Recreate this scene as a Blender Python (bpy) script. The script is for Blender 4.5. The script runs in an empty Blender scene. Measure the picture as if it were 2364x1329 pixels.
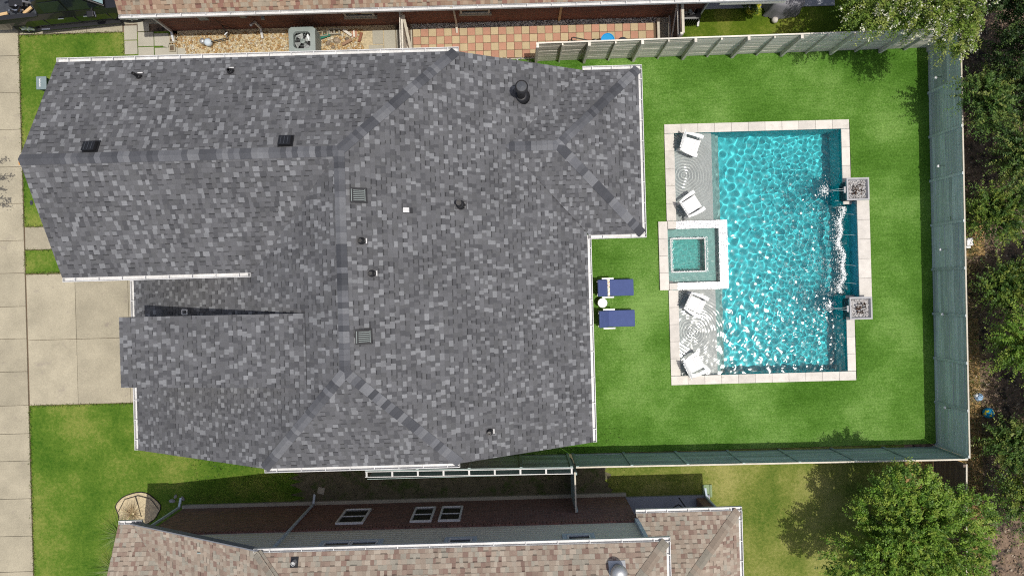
import bpy, math, random
import numpy as np
from mathutils import Vector, Matrix

R = random.Random(7)
RN = np.random.default_rng(7)
sc = bpy.context.scene
COL = sc.collection

# ------------------------------------------------------------------ camera, sky, sun, exposure
CAM_H, FPX, TH = 25.0, 1576.0, math.radians(1.6)
cam = bpy.data.cameras.new('camera')
cam.sensor_width = 36.0
cam.lens = FPX / 2364.0 * 36.0
cam.clip_start = 0.1
cam.clip_end = 2000.0
cam_ob = bpy.data.objects.new('camera', cam)
cam_ob.location = (0, 0, CAM_H)
cam_ob.rotation_euler = (0, 0, -TH)
COL.objects.link(cam_ob)
sc.camera = cam_ob

SUN = Vector((0.205, -0.14, 1.0)).normalized()
world = bpy.data.worlds.new('World')
sc.world = world
world.use_nodes = True
wn = world.node_tree
sky = wn.nodes.new('ShaderNodeTexSky')
sky.sky_type = 'NISHITA'
sky.sun_disc = False
sky.sun_elevation = math.asin(SUN.z)
sky.sun_rotation = math.atan2(SUN.x, SUN.y)
sky.dust_density = 4.0
sky.ozone_density = 0.6
wn.links.new(sky.outputs[0], wn.nodes['Background'].inputs[0])
wn.nodes['Background'].inputs[1].default_value = 0.105

sun_l = bpy.data.lights.new('sun', 'SUN')
sun_l.energy = 3.3
sun_l.angle = math.radians(0.53)
sun_l.color = (1.0, 0.955, 0.87)
sun_l.cycles.is_caustics_light = True
sun_ob = bpy.data.objects.new('sun', sun_l)
sun_ob.location = (10, -8, 40)
sun_ob.rotation_euler = (-SUN).to_track_quat('-Z', 'Y').to_euler()
COL.objects.link(sun_ob)

sc.view_settings.view_transform = 'Standard'
sc.view_settings.look = 'None'
sc.view_settings.gamma = 1.0
sc.view_settings.exposure = 0.14
sc.cycles.use_denoising = False
sc.cycles.max_bounces = 8
sc.cycles.caustics_refractive = True
sc.cycles.caustics_reflective = False
sc.cycles.sample_clamp_indirect = 6.0
sc.cycles.filter_width = 1.1

# ------------------------------------------------------------------ helpers
def W(px, py, z=0.0):
    """photo pixel + known height -> world XY (axes along the house)"""
    u = (px - 1182.0) * (CAM_H - z) / FPX
    v = -(py - 664.5) * (CAM_H - z) / FPX
    return (u * math.cos(TH) + v * math.sin(TH), -u * math.sin(TH) + v * math.cos(TH))

def to_px(x, y, z):
    u = x * math.cos(TH) - y * math.sin(TH)
    v = x * math.sin(TH) + y * math.cos(TH)
    s = FPX / (CAM_H - z)
    return (1182 + u * s, 664.5 - v * s)

def lin(r, g, b):
    f = lambda c: ((c / 255.0) / 12.92) if c <= 10 else (((c / 255.0) + 0.055) / 1.055) ** 2.4
    return (f(r), f(g), f(b))

def alb(r, g, b, k=1.75):
    """sunlit photo colour -> base colour"""
    return tuple(min(0.85, c / k) for c in lin(r, g, b))

ORI = {}
def origin_of(o):
    v = Vector((0, 0, 0))
    while o is not None:
        v += Vector(ORI.get(o.name, (0, 0, 0)))
        o = o.parent
    return v

def tag(o, label=None, cat=None, group=None, kind=None):
    if label: o['label'] = label
    if cat: o['category'] = cat
    if group: o['group'] = group
    if kind: o['kind'] = kind
    return o

def thing(name, label, cat, loc=(0, 0, 0), group=None, rz=0.0):
    o = bpy.data.objects.new(name, None)
    o.empty_display_size = 0.2
    COL.objects.link(o)
    o.location = loc
    o.rotation_euler = (0, 0, rz)
    ORI[o.name] = tuple(loc)
    return tag(o, label, cat, group)

class MB:
    def __init__(s):
        s.v = []; s.f = []; s.c = []; s.cur = None
    def add(s, vs, fs, col=None):
        n = len(s.v)
        s.v.extend(vs)
        for f in fs:
            s.f.append(tuple(i + n for i in f)); s.c.append(col or s.cur)
        return s
    def box(s, x0, x1, y0, y1, z0, z1, col=None):
        return s.add([(x0, y0, z0), (x1, y0, z0), (x1, y1, z0), (x0, y1, z0), (x0, y0, z1), (x1, y0, z1), (x1, y1, z1), (x0, y1, z1)],
                     [(3, 2, 1, 0), (4, 5, 6, 7), (0, 1, 5, 4), (1, 2, 6, 5), (2, 3, 7, 6), (3, 0, 4, 7)], col)
    def bar(s, a, b, w, h, up=(0, 0, 1), col=None):
        a = Vector(a); b = Vector(b); d = (b - a)
        if d.length < 1e-6: return s
        d.normalize(); u = Vector(up)
        if abs(d.dot(u)) > .98: u = Vector((1, 0, 0))
        r = d.cross(u).normalized(); u = r.cross(d).normalized()
        vs = []
        for p in (a, b):
            for i, j in ((-1, -1), (1, -1), (1, 1), (-1, 1)):
                vs.append(tuple(p + r * (i * w / 2) + u * (j * h / 2)))
        return s.add(vs, [(3, 2, 1, 0), (4, 5, 6, 7), (0, 1, 5, 4), (1, 2, 6, 5), (2, 3, 7, 6), (3, 0, 4, 7)], col)
    def prism(s, poly, z0, z1, col=None):
        n = len(poly)
        vs = [(x, y, z0) for x, y in poly] + [(x, y, z1) for x, y in poly]
        fs = [tuple(range(n - 1, -1, -1)), tuple(range(n, 2 * n))]
        for i in range(n):
            j = (i + 1) % n
            fs.append((i, j, j + n, i + n))
        return s.add(vs, fs, col)
    def tube(s, pts, r, seg=8, col=None, cap=True):
        pts = [Vector(p) for p in pts]
        rs = r if isinstance(r, (list, tuple)) else [r] * len(pts)
        vs = []; fs = []
        for i, p in enumerate(pts):
            d = (pts[min(i + 1, len(pts) - 1)] - pts[max(i - 1, 0)]).normalized()
            u = Vector((0, 0, 1)) if abs(d.z) < .95 else Vector((1, 0, 0))
            a = d.cross(u).normalized(); b = a.cross(d).normalized()
            for k in range(seg):
                t = 2 * math.pi * k / seg
                vs.append(tuple(p + (a * math.cos(t) + b * math.sin(t)) * rs[i]))
        for i in range(len(pts) - 1):
            for k in range(seg):
                k2 = (k + 1) % seg
                fs.append((i * seg + k, i * seg + k2, (i + 1) * seg + k2, (i + 1) * seg + k))
        if cap:
            fs.append(tuple(range(seg - 1, -1, -1)))
            fs.append(tuple((len(pts) - 1) * seg + k for k in range(seg)))
        return s.add(vs, fs, col)
    def lathe(s, prof, cx=0, cy=0, seg=20, col=None):
        vs = []; fs = []
        for r, z in prof:
            for k in range(seg):
                t = 2 * math.pi * k / seg
                vs.append((cx + r * math.cos(t), cy + r * math.sin(t), z))
        for i in range(len(prof) - 1):
            for k in range(seg):
                k2 = (k + 1) % seg
                fs.append((i * seg + k, i * seg + k2, (i + 1) * seg + k2, (i + 1) * seg + k))
        fs.append(tuple(range(seg - 1, -1, -1)))
        fs.append(tuple((len(prof) - 1) * seg + k for k in range(seg)))
        return s.add(vs, fs, col)
    def build(s, name, mat, parent=None, local=False, smooth=False, bevel=0.0, loc=None):
        vs = s.v
        o0 = Vector((0, 0, 0))
        if parent is not None and not local:
            o0 = origin_of(parent)
        if loc is not None:
            o0 = o0 + Vector(loc) if local else Vector(loc)
        if o0.length > 0 and not local:
            vs = [(v[0] - o0.x, v[1] - o0.y, v[2] - o0.z) for v in vs]
        me = bpy.data.meshes.new(name)
        me.from_pydata(vs, [], s.f)
        if any(c is not None for c in s.c):
            at = me.color_attributes.new('Col', 'FLOAT_COLOR', 'CORNER')
            arr = np.ones((len(me.loops), 4), dtype=np.float32)
            li = 0
            for f, c in zip(s.f, s.c):
                n = len(f)
                if c is not None: arr[li:li + n, :3] = c
                li += n
            at.data.foreach_set('color', arr.ravel())
        me.materials.append(mat)
        if smooth: me.shade_smooth()
        o = bpy.data.objects.new(name, me)
        COL.objects.link(o)
        if parent is not None:
            o.parent = parent
            if loc is not None and not local:
                o.location = Vector(loc) - origin_of(parent)
                ORI[o.name] = tuple(o.location)
        elif loc is not None:
            o.location = loc; ORI[o.name] = tuple(loc)
        if bevel:
            m = o.modifiers.new('bevel', 'BEVEL'); m.width = bevel; m.segments = 2; m.limit_method = 'ANGLE'
        return o

def one(name, label, cat, mb, mat, group=None, smooth=False, bevel=0.0, loc=None):
    if loc is None:
        xs = [v[0] for v in mb.v]; ys = [v[1] for v in mb.v]; zs = [v[2] for v in mb.v]
        loc = ((min(xs) + max(xs)) / 2, (min(ys) + max(ys)) / 2, min(zs))
    return tag(mb.build(name, mat, None, smooth=smooth, bevel=bevel, loc=loc), label, cat, group)

def copy_tree(o, parent=None):
    c = o.copy(); COL.objects.link(c); c.parent = parent
    ORI[c.name] = ORI.get(o.name, (0, 0, 0))
    for ch in list(o.children):
        copy_tree(ch, c)
    return c

# ------------------------------------------------------------------ materials
def newmat(name):
    m = bpy.data.materials.new(name); m.use_nodes = True
    nt = m.node_tree
    return m, nt, nt.nodes['Principled BSDF']

def pos(nt, scale=(1, 1, 1)):
    g = nt.nodes.new('ShaderNodeNewGeometry')
    mp = nt.nodes.new('ShaderNodeMapping'); mp.inputs['Scale'].default_value = scale
    nt.links.new(g.outputs['Position'], mp.inputs['Vector'])
    return mp.outputs[0]

def noise(nt, vec, scale, detail=4, rough=.6):
    n = nt.nodes.new('ShaderNodeTexNoise')
    n.inputs['Scale'].default_value = scale; n.inputs['Detail'].default_value = detail; n.inputs['Roughness'].default_value = rough
    nt.links.new(vec, n.inputs['Vector'])
    return n.outputs['Fac']

def ramp(nt, fac, stops):
    r = nt.nodes.new('ShaderNodeValToRGB')
    e = r.color_ramp.elements
    e[0].position = stops[0][0]; e[0].color = (*stops[0][1], 1)
    e[1].position = stops[-1][0]; e[1].color = (*stops[-1][1], 1)
    for p, c in stops[1:-1]:
        k = e.new(p); k.color = (*c, 1)
    nt.links.new(fac, r.inputs[0])
    return r.outputs[0]

def mixc(nt, a, b, fac, mode='MIX'):
    m = nt.nodes.new('ShaderNodeMix'); m.data_type = 'RGBA'; m.blend_type = mode
    for sock, val in ((m.inputs[0], fac), (m.inputs[6], a), (m.inputs[7], b)):
        if isinstance(val, (int, float)): sock.default_value = val
        elif isinstance(val, tuple): sock.default_value = (*val, 1)
        else: nt.links.new(val, sock)
    return m.outputs[2]

def bump(nt, bsdf, h, strength=.3, dist=.01):
    b = nt.nodes.new('ShaderNodeBump'); b.inputs['Strength'].default_value = strength; b.inputs['Distance'].default_value = dist
    nt.links.new(h, b.inputs['Height']); nt.links.new(b.outputs[0], bsdf.inputs['Normal'])

def scl(c, k): return tuple(min(.9, x * k) for x in c)

def mat_basic(name, col, rough=.75, var=.12, scale=6, fine=60, bmp=.15, metal=0.0, spec=.35, rnd=0.0, coat=0.0, stretch=(1, 1, 1), dark=None):
    m, nt, b = newmat(name)
    p = pos(nt, stretch)
    n1 = noise(nt, p, scale)
    n2 = noise(nt, p, fine, 2)
    c = ramp(nt, n1, [(.3, scl(col, 1 - var)), (.7, scl(col, 1 + var))])
    c = mixc(nt, c, ramp(nt, n2, [(.3, (.8, .8, .8)), (.7, (1.15, 1.15, 1.15))]), min(1, var * 4), 'MULTIPLY')
    if dark:
        n3 = noise(nt, p, dark[1], 6, .7)
        c = mixc(nt, c, dark[0], ramp(nt, n3, [(dark[2], (0, 0, 0)), (dark[2] + .12, (1, 1, 1))]))
    if rnd:
        oi = nt.nodes.new('ShaderNodeObjectInfo')
        c = mixc(nt, c, ramp(nt, oi.outputs['Random'], [(0, (1 - rnd,) * 3), (1, (1 + rnd,) * 3)]), 1.0, 'MULTIPLY')
    nt.links.new(c, b.inputs['Base Color'])
    b.inputs['Roughness'].default_value = rough; b.inputs['Metallic'].default_value = metal
    b.inputs['Specular IOR Level'].default_value = spec
    if coat: b.inputs['Coat Weight'].default_value = coat; b.inputs['Coat Roughness'].default_value = .05
    if bmp: bump(nt, b, n2, bmp, .01)
    return m

def mat_attr(name, rough=.9, gran=130, bmp=.25, spec=.2, var=.35, blotch=0.0):
    m, nt, b = newmat(name)
    a = nt.nodes.new('ShaderNodeVertexColor'); a.layer_name = 'Col'
    p = pos(nt)
    n2 = noise(nt, p, gran, 2)
    c = mixc(nt, a.outputs[0], ramp(nt, n2, [(.3, (1 - var,) * 3), (.7, (1 + var,) * 3)]), 1.0, 'MULTIPLY')
    if blotch:
        n3 = noise(nt, p, .9, 5)
        c = mixc(nt, c, ramp(nt, n3, [(.35, (1 - blotch,) * 3), (.65, (1 + blotch,) * 3)]), 1.0, 'MULTIPLY')
    nt.links.new(c, b.inputs['Base Color'])
    b.inputs['Roughness'].default_value = rough; b.inputs['Specular IOR Level'].default_value = spec
    if bmp: bump(nt, b, n2, bmp, .004)
    return m

def mat_leaf(name, trans=.35):
    m, nt, b = newmat(name)
    a = nt.nodes.new('ShaderNodeVertexColor'); a.layer_name = 'Col'
    nt.links.new(a.outputs[0], b.inputs['Base Color'])
    b.inputs['Roughness'].default_value = .5; b.inputs['Specular IOR Level'].default_value = .35
    t = nt.nodes.new('ShaderNodeBsdfTranslucent'); nt.links.new(a.outputs[0], t.inputs[0])
    mx = nt.nodes.new('ShaderNodeMixShader'); mx.inputs[0].default_value = trans
    nt.links.new(b.outputs[0], mx.inputs[1]); nt.links.new(t.outputs[0], mx.inputs[2])
    nt.links.new(mx.outputs[0], nt.nodes['Material Output'].inputs[0])
    return m

def mat_brick(name, c1, c2, mortar):
    m, nt, b = newmat(name)
    g = nt.nodes.new('ShaderNodeNewGeometry')
    s = nt.nodes.new('ShaderNodeSeparateXYZ'); nt.links.new(g.outputs['Position'], s.inputs[0])
    ad = nt.nodes.new('ShaderNodeMath'); nt.links.new(s.outputs[0], ad.inputs[0]); nt.links.new(s.outputs[1], ad.inputs[1])
    cb = nt.nodes.new('ShaderNodeCombineXYZ'); nt.links.new(ad.outputs[0], cb.inputs[0]); nt.links.new(s.outputs[2], cb.inputs[1])
    br = nt.nodes.new('ShaderNodeTexBrick')
    br.inputs['Scale'].default_value = 1.0; br.inputs['Brick Width'].default_value = .21; br.inputs['Row Height'].default_value = .075
    br.inputs['Mortar Size'].default_value = .006; br.inputs['Bias'].default_value = -.1
    br.inputs['Color1'].default_value = (*c1, 1); br.inputs['Color2'].default_value = (*c2, 1); br.inputs['Mortar'].default_value = (*mortar, 1)
    nt.links.new(cb.outputs[0], br.inputs['Vector'])
    n = noise(nt, pos(nt), 9)
    c = mixc(nt, br.outputs['Color'], ramp(nt, n, [(.3, (.7,) * 3), (.7, (1.25,) * 3)]), .8, 'MULTIPLY')
    nt.links.new(c, b.inputs['Base Color']); b.inputs['Roughness'].default_value = .9
    bump(nt, b, br.outputs['Fac'], -.5, .01)
    return m

def mat_grass(name, stops, streak=None, big=.35, fine=16, patch=None):
    m, nt, b = newmat(name)
    p = pos(nt)
    n1 = noise(nt, p, big, 5, .6)
    n2 = noise(nt, p, fine, 5, .75)
    n3 = noise(nt, p, 55, 3, .7)
    f = nt.nodes.new('ShaderNodeMath'); f.operation = 'MULTIPLY_ADD'; nt.links.new(n2, f.inputs[0]); f.inputs[1].default_value = .4
    h = nt.nodes.new('ShaderNodeMath'); h.operation = 'MULTIPLY'; nt.links.new(n1, h.inputs[0]); h.inputs[1].default_value = .6
    nt.links.new(h.outputs[0], f.inputs[2])
    c = ramp(nt, f.outputs[0], stops)
    if streak:
        sp = pos(nt, streak)
        c = mixc(nt, c, ramp(nt, noise(nt, sp, 3, 4, .7), [(.3, (.84, .85, .8)), (.7, (1.17, 1.14, 1.2))]), 1.0, 'MULTIPLY')
    c = mixc(nt, c, ramp(nt, n3, [(.28, (.6, .62, .55)), (.72, (1.32, 1.3, 1.3))]), .9, 'MULTIPLY')
    if patch:
        c = mixc(nt, c, patch[0], ramp(nt, noise(nt, p, patch[1], 6, .7), [(patch[2], (0, 0, 0)), (patch[2] + .13, (1, 1, 1))]))
    nt.links.new(c, b.inputs['Base Color']); b.inputs['Roughness'].default_value = .85; b.inputs['Specular IOR Level'].default_value = .15
    bump(nt, b, n3, .7, .03)
    return m

M = {}
M['shingle'] = mat_attr('shingle_grey', blotch=.1)
M['shingle_tan'] = mat_attr('shingle_tan', blotch=.08)
M['deck'] = mat_basic('roof_deck', (.05, .05, .055), .9)
M['deck_tan'] = mat_basic('roof_deck_tan', (.16, .11, .085), .9)
M['white'] = mat_basic('white_aluminium', (.56, .56, .56), .45, .12, 2.5, 18, 0, spec=.4)
M['white_plastic'] = mat_basic('white_plastic', (.78, .78, .78), .5, .03, 3, 30, .03)
M['brick'] = mat_brick('red_brick', (.22, .075, .045), (.13, .05, .035), (.2, .16, .13))
M['brick_dark'] = mat_brick('brown_brick', (.24, .115, .09), (.14, .075, .065), (.26, .21, .19))
M['siding'] = mat_basic('siding_sage', (.70, .68, .57), .8, .05, 2, 30, .1, stretch=(1, 1, 6))
M['trim'] = mat_basic('trim_blue_white', (.52, .60, .68), .6, .04)
M['concrete'] = mat_basic('concrete', alb(200, 191, 167), .9, .16, .9, 25, .2, rnd=.08, dark=((.24, .21, .17), 1.6, .60))
M['concrete_grey'] = mat_basic('concrete_grey', alb(208, 203, 186), .9, .08, 1.3, 25, .2, rnd=.05, dark=((.25, .23, .2), 3, .68))
M['patio'] = mat_basic('patio_concrete', (.27, .28, .31), .85, .07, 1.0, 30, .1)
M['coping'] = mat_basic('coping_travertine', (.55, .52, .48), .75, .1, 4, 40, .15, rnd=.1, dark=((.40, .37, .32), 3.5, .60))
M['wood_grey'] = mat_basic('weathered_wood', (.64, .605, .535), .9, .2, 5, 60, .3, rnd=.16, stretch=(.35, 6, 6))
M['wood_sage'] = mat_basic('shaded_wood_sage', (.59, .65, .67), .85, .2, 4, 60, .3, rnd=.2, stretch=(6, .35, 6))  # weathered wood with the grey-green of shade and sky put into its colour
M['wood_teal'] = mat_basic('shaded_wood_teal', (.33, .41, .40), .85, .22, 4, 60, .3, rnd=.22, stretch=(.35, 6, 6))  # same wood, its deeper shade put into a darker teal colour
M['wood_pale'] = mat_basic('sunbleached_wood', (.52, .48, .40), .9, .12, 5, 60, .25, rnd=.1)
M['wood_raw'] = mat_basic('raw_lumber', (.55, .38, .2), .8, .15, 5, 60, .2, stretch=(.4, 6, 6))
M['black'] = mat_basic('black_metal', (.012, .012, .014), .45, .1, 8, 40, .05, spec=.5)
M['black_gloss'] = mat_basic('black_paint', (.006, .006, .008), .3, .05, 3, 30, 0, spec=.5, coat=.6)
M['rubber'] = mat_basic('tyre_rubber', (.03, .03, .03), .85, .1)
M['chrome'] = mat_basic('bright_metal', (.62, .62, .64), .25, .05, 5, 40, 0, metal=.9)
M['glass_dark'] = mat_basic('dark_glass', (.015, .02, .022), .08, .05, 2, 20, 0, spec=.7)
M['glass_sky'] = mat_basic('windscreen_glass', (.25, .38, .42), .08, .05, 2, 20, 0, spec=.8)
M['ac_grey'] = mat_basic('ac_painted_steel', (.24, .28, .27), .5, .06, 5, 50, .05)
M['ac_blade'] = mat_basic('fan_blade', (.36, .38, .38), .4, .05, 5, 50, 0, metal=.3)
M['blue_barrel'] = mat_basic('blue_plastic', (.0, .26, .58), .4, .06, 4, 30, .03)
M['cushion'] = mat_basic('blue_canvas', (.055, .08, .205), .85, .06, 7, 160, .2)
M['towel'] = mat_attr('printed_towel', .9, 60, .1)
M['bin'] = mat_basic('bin_green', (.02, .045, .035), .6, .08)
M['bin_lid'] = mat_basic('bin_lid_grey', (.17, .22, .23), .55, .06)
M['orange'] = mat_basic('orange_plastic', (.6, .25, .02), .6, .05)
M['galv'] = mat_basic('galvanised', (.45, .46, .47), .45, .08, 6, 40, .03, metal=.6)
M['stone_grey'] = mat_basic('cast_stone', (.36, .36, .37), .8, .08, 5, 50, .2)
M['slate'] = mat_basic('slate_tile', (.045, .05, .06), .5, .2, 5, 40, .2)
M['plaster_ledge'] = mat_basic('ledge_plaster', (.46, .50, .49), .8, .06, 3, 80, .05)
M['plaster_step'] = mat_basic('step_plaster', (.19, .37, .36), .8, .06, 3, 80, .05)
M['plaster_deep'] = mat_basic('pool_plaster', (.05, .54, .60), .8, .06, 1.2, 80, .05)
M['plaster_wall'] = mat_basic('pool_wall_plaster', (.05, .56, .60), .8, .06, 1.2, 80, .05)
M['plaster_spa'] = mat_basic('spa_plaster', (.22, .45, .42), .8, .06, 3, 80, .05)
M['plaster_spa_deep'] = mat_basic('spa_floor_plaster', (.08, .43, .40), .8, .06, 3, 80, .05)
M['tile_blue'] = mat_basic('blue_glass_tile', (.04, .27, .37), .25, .15, 8, 30, .1)
M['foam'] = mat_basic('foam_white', (.85, .88, .88), .7, .03, 10, 90, .3)
M['wet_glint_stone'] = mat_basic('wet_glitter_stone', (.52, .53, .55), .15, .25, 20, 22, .9, spec=.8, dark=((.16, .18, .22), 22, .52))  # white base and dark speckles paint the glitter of the water film
M['rocks'] = mat_attr('rock_mix', .8, 40, .3)
M['pebble'] = mat_attr('pebble_mix', .8, 60, .3)
M['leaf'] = mat_leaf('leaf_green')
M['petal'] = mat_leaf('petal_white', .25)
M['flashing'] = mat_basic('dark_flashing', (.07, .07, .075), .7, .1)
M['rake'] = mat_basic('rake_grey', (.17, .18, .20), .7, .08)
M['bark'] = mat_basic('bark', (.10, .075, .055), .95, .25, 10, 60, .5)
M['paver_pink'] = mat_basic('paver_pink', alb(222, 168, 142), .9, .07, 4, 60, .2, rnd=.07)
M['paver_buff'] = mat_basic('paver_buff', alb(226, 205, 165), .9, .07, 4, 60, .2, rnd=.07)
M['joint'] = mat_basic('joint_sand', (.12, .085, .055), .95, .15, 20, 60, .2)
M['mulch'] = mat_basic('straw_mulch', alb(232, 214, 176), .95, .25, 12, 60, .6, dark=((.14, .10, .065), 14, .60))
M['mulch_dark'] = mat_basic('dark_edging', (.03, .028, .025), .9, .2)
M['cover'] = mat_basic('grey_cover_fabric', (.21, .21, .23), .8, .06, 3, 60, .1)
M['soil'] = mat_basic('soil_bare', (.11, .10, .065), .95, .25, 3, 40, .4, dark=((.05, .075, .02), 1.6, .5))
M['woods'] = mat_basic('woods_floor', (.17, .12, .085), .95, .35, 4, 30, .6, dark=((.028, .024, .02), 2.2, .5))
M['dry'] = mat_basic('dry_grass', alb(200, 165, 110), .95, .25, 6, 45, .5, dark=((.06, .05, .03), 5, .56))
M['turf'] = mat_grass('turf', [(.40, alb(74, 122, 30)), (.5, alb(104, 153, 58)), (.61, alb(146, 188, 98))], streak=(.3, 5, 1), big=.30)
M['lawn_front'] = mat_grass('lawn_front', [(.38, alb(74, 118, 26)), (.5, alb(110, 144, 48)), (.63, alb(160, 170, 84))], big=.6, fine=9)
M['lawn_back'] = mat_grass('lawn_back', [(.38, alb(94, 124, 40)), (.5, alb(142, 154, 72)), (.62, alb(186, 184, 110))], big=.5, fine=9)
M['lawn_ne'] = mat_grass('lawn_ne', [(.34, alb(70, 100, 12)), (.5, alb(106, 132, 32)), (.68, alb(166, 170, 80))], big=.7, fine=9)

def mat_water(name):
    """refracting water with a mirror-like, very slightly rough surface reflection"""
    m = bpy.data.materials.new(name); m.use_nodes = True; nt = m.node_tree; nt.nodes.clear()
    g = nt.nodes.new('ShaderNodeBsdfRefraction'); g.inputs['IOR'].default_value = 1.33; g.inputs['Roughness'].default_value = 0
    gl = nt.nodes.new('ShaderNodeBsdfGlossy'); gl.inputs['Roughness'].default_value = .11
    fr = nt.nodes.new('ShaderNodeFresnel'); fr.inputs['IOR'].default_value = 1.33
    mx = nt.nodes.new('ShaderNodeMixShader')
    nt.links.new(fr.outputs[0], mx.inputs[0]); nt.links.new(g.outputs[0], mx.inputs[1]); nt.links.new(gl.outputs[0], mx.inputs[2])
    out = nt.nodes.new('ShaderNodeOutputMaterial'); nt.links.new(mx.outputs[0], out.inputs[0])
    return m
M['water'] = mat_water('water')

# ------------------------------------------------------------------ ground sheets
def struct(o): o['kind'] = 'structure'; return o

def sheet(name, rects, z, mat, parent=None):
    mb = MB()
    for x0, x1, y0, y1 in rects:
        mb.add([(x0, y0, z), (x1, y0, z), (x1, y1, z), (x0, y1, z)], [(0, 1, 2, 3)])
    return struct(mb.build(name, mat, parent))

def holed(x0, x1, y0, y1, h):
    a, b, c, d = h
    return [(x0, a, y0, y1), (b, x1, y0, y1), (a, b, y0, c), (a, b, d, y1)]

HOLE = (5.74, 12.52, -3.66, 5.72)
G = 300.0
sheet('ground', holed(-G, G, -G, G, HOLE), -0.02, M['woods'])
sheet('turf_lawn', holed(-0.6, 15.47, -6.12, 8.36, HOLE), 0.012, M['turf'])
sheet('front_lawn', [(-17.78, -12.0, -10.9, -3.82), (-17.78, -12.0, 1.02, 1.87), (-17.78, -12.0, 2.73, 9.74), (-12.0, -6.6, -7.66, -4.4)], 0.0, M['lawn_front'])
edge = [(-7.9 + R.uniform(-.5, .5), -7.7 + 2.9 * k / 24) for k in range(25)]
edge_r = [(3.3 + R.uniform(-.25, .25), -5.0 - 2.7 * k / 24) for k in range(25)]
me_s = MB(); me_s.prism([(x, y) for x, y in edge_r[::-1]] + [(x, y) for x, y in edge[::-1]], -.03, .004)
struct(me_s.build('side_yard', M['soil'], None))
sheet('back_lawn', [(3.0, 14.2, -14, -6.14)], 0.0, M['lawn_back'])
sheet('neighbour_lawn', [(6.0, 15.4, 8.38, 14)], 0.0, M['lawn_ne'])
sheet('dry_strip', [(15.5, 17.05, -12, -1.6), (14.2, 15.5, -14, -6.3), (15.5, 17.35, 0.7, 2.0)], -0.012, M['dry'])
sheet('house_pad', [(-12.0, -0.6, -5.0, 6.6)], -0.006, M['soil'])

sheet('verge', [(-21.0, -19.38, -60, 60)], -.004, M['lawn_front'])
sheet('street', [(-29.0, -21.16, -60, 60)], -.014, mat_basic('asphalt', (.055, .055, .058), .9, .15, 2, 40, .3))
struct(MB().box(-21.15, -21.0, -60, 60, -.1, .03).build('kerb', M['concrete'], None))
# sidewalk and drive slabs, each with its joints
def slab_set(name, rects, mat, z1, thick=.1, gap=.012):
    root = bpy.data.objects.new(name, None); COL.objects.link(root); root['kind'] = 'structure'
    for x0, x1, y0, y1 in rects:
        cx, cy = (x0 + x1) / 2, (y0 + y1) / 2
        w, h = (x1 - x0) / 2 - gap / 2, (y1 - y0) / 2 - gap / 2
        dz = R.uniform(-.004, .004)
        MB().box(cx - w, cx + w, cy - h, cy + h, z1 - thick, z1 + dz).build('slab', mat, root, bevel=.006)
    return root

ys = [W(50, p)[1] for p in (40, 129, 214, 299, 385, 470, 555, 630, 707, 781, 857, 935, 1000, 1063, 1150, 1236, 1318, 1400)]
slab_set('sidewalk', [(-19.35, -17.80, ys[i + 1], ys[i]) for i in range(len(ys) - 1)], M['concrete'], .03)
sheet('sidewalk_bed', [(-19.4, -17.78, -12, 10.2)], -.004, M['joint'])
slab_set('driveway', [(-17.76, -15.98, -1.42, .98), (-15.98, -14.05, -1.42, .98), (-14.05, -12.0, -1.42, .98),
                      (-17.76, -15.98, -3.8, -1.42), (-15.98, -14.05, -3.8, -1.42), (-14.05, -12.0, -3.8, -1.42)], M['concrete'], .026)
sheet('driveway_bed', [(-17.78, -12.0, -3.82, 1.02)], -.002, M['joint'])
slab_set('front_path', [(-17.76, -15.3, 1.89, 2.71), (-15.3, -12.4, 1.89, 2.71)], M['concrete'], .024)
slab_set('parking_drive', [(-19.3, -17.78, 9.8, 13), (-17.76, -15.3, 9.76, 13), (-15.3, -13.98, 9.76, 13), (-13.98, -12.3, 10.02, 13)], M['concrete'], .024)

# narrow yard along the neighbouring single-storey house: slabs, pebble beds, chequered pavers
slab_set('stepping_slabs', [(-13.93, -13.45, 9.45, 9.98), (-13.93, -13.45, 8.92, 9.43), (-13.43, -13.0, 9.75, 10.1), (-13.43, -12.85, 9.2, 9.73), (-12.83, -12.3, 9.2, 9.66),
                            (-13.43, -12.85, 8.4, 9.18), (-12.83, -12.0, 8.4, 9.14), (-12.0, -11.7, 8.4, 9.1)], M['concrete_grey'], .03)
sheet('pebble_bed', [(-12.28, -4.0, 6.6, 9.74)], .0, M['mulch'])
sheet('gravel_bed', [(-3.45, 6.0, 6.6, 9.74)], .002, M['concrete_grey'])
slab_set('pad_slabs', [(-5.0, -4.45, 8.2, 9.02), (-4.43, -4.0, 8.2, 8.78), (-4.43, -4.0, 8.8, 9.55), (-3.98, -3.62, 8.2, 8.78), (-3.98, -3.62, 8.8, 9.55), (-4.85, -4.45, 9.04, 9.55), (-5.1, -4.45, 7.2, 8.18), (-4.43, -3.62, 7.2, 8.18)], M['concrete_grey'], .03)
pav = bpy.data.objects.new('paver_path', None); COL.objects.link(pav); pav['kind'] = 'structure'
ps = .284
pm = {}
for k in ('paver_pink', 'paver_buff'):
    pm[k] = MB().box(-ps / 2 + .006, ps / 2 - .006, -ps / 2 + .006, ps / 2 - .006, -.05, 0)
for j in range(4):
    for i in range(31):
        k = 'paver_pink' if (i + j) % 2 else 'paver_buff'
        x = -3.22 + i * ps; y = 9.405 - j * ps
        if x > 5.5: continue
        if isinstance(pm[k], MB):
            o = pm[k].build('paver', M[k], pav, local=True, bevel=.006); pm[k] = o
        else:
            o = pm[k].copy(); COL.objects.link(o); o.parent = pav
        o.location = (x, y, .04 + R.uniform(-.004, .004))
sheet('paver_bed', [(-3.4, 5.55, 8.4, 9.56)], .008, M['joint'])

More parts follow.
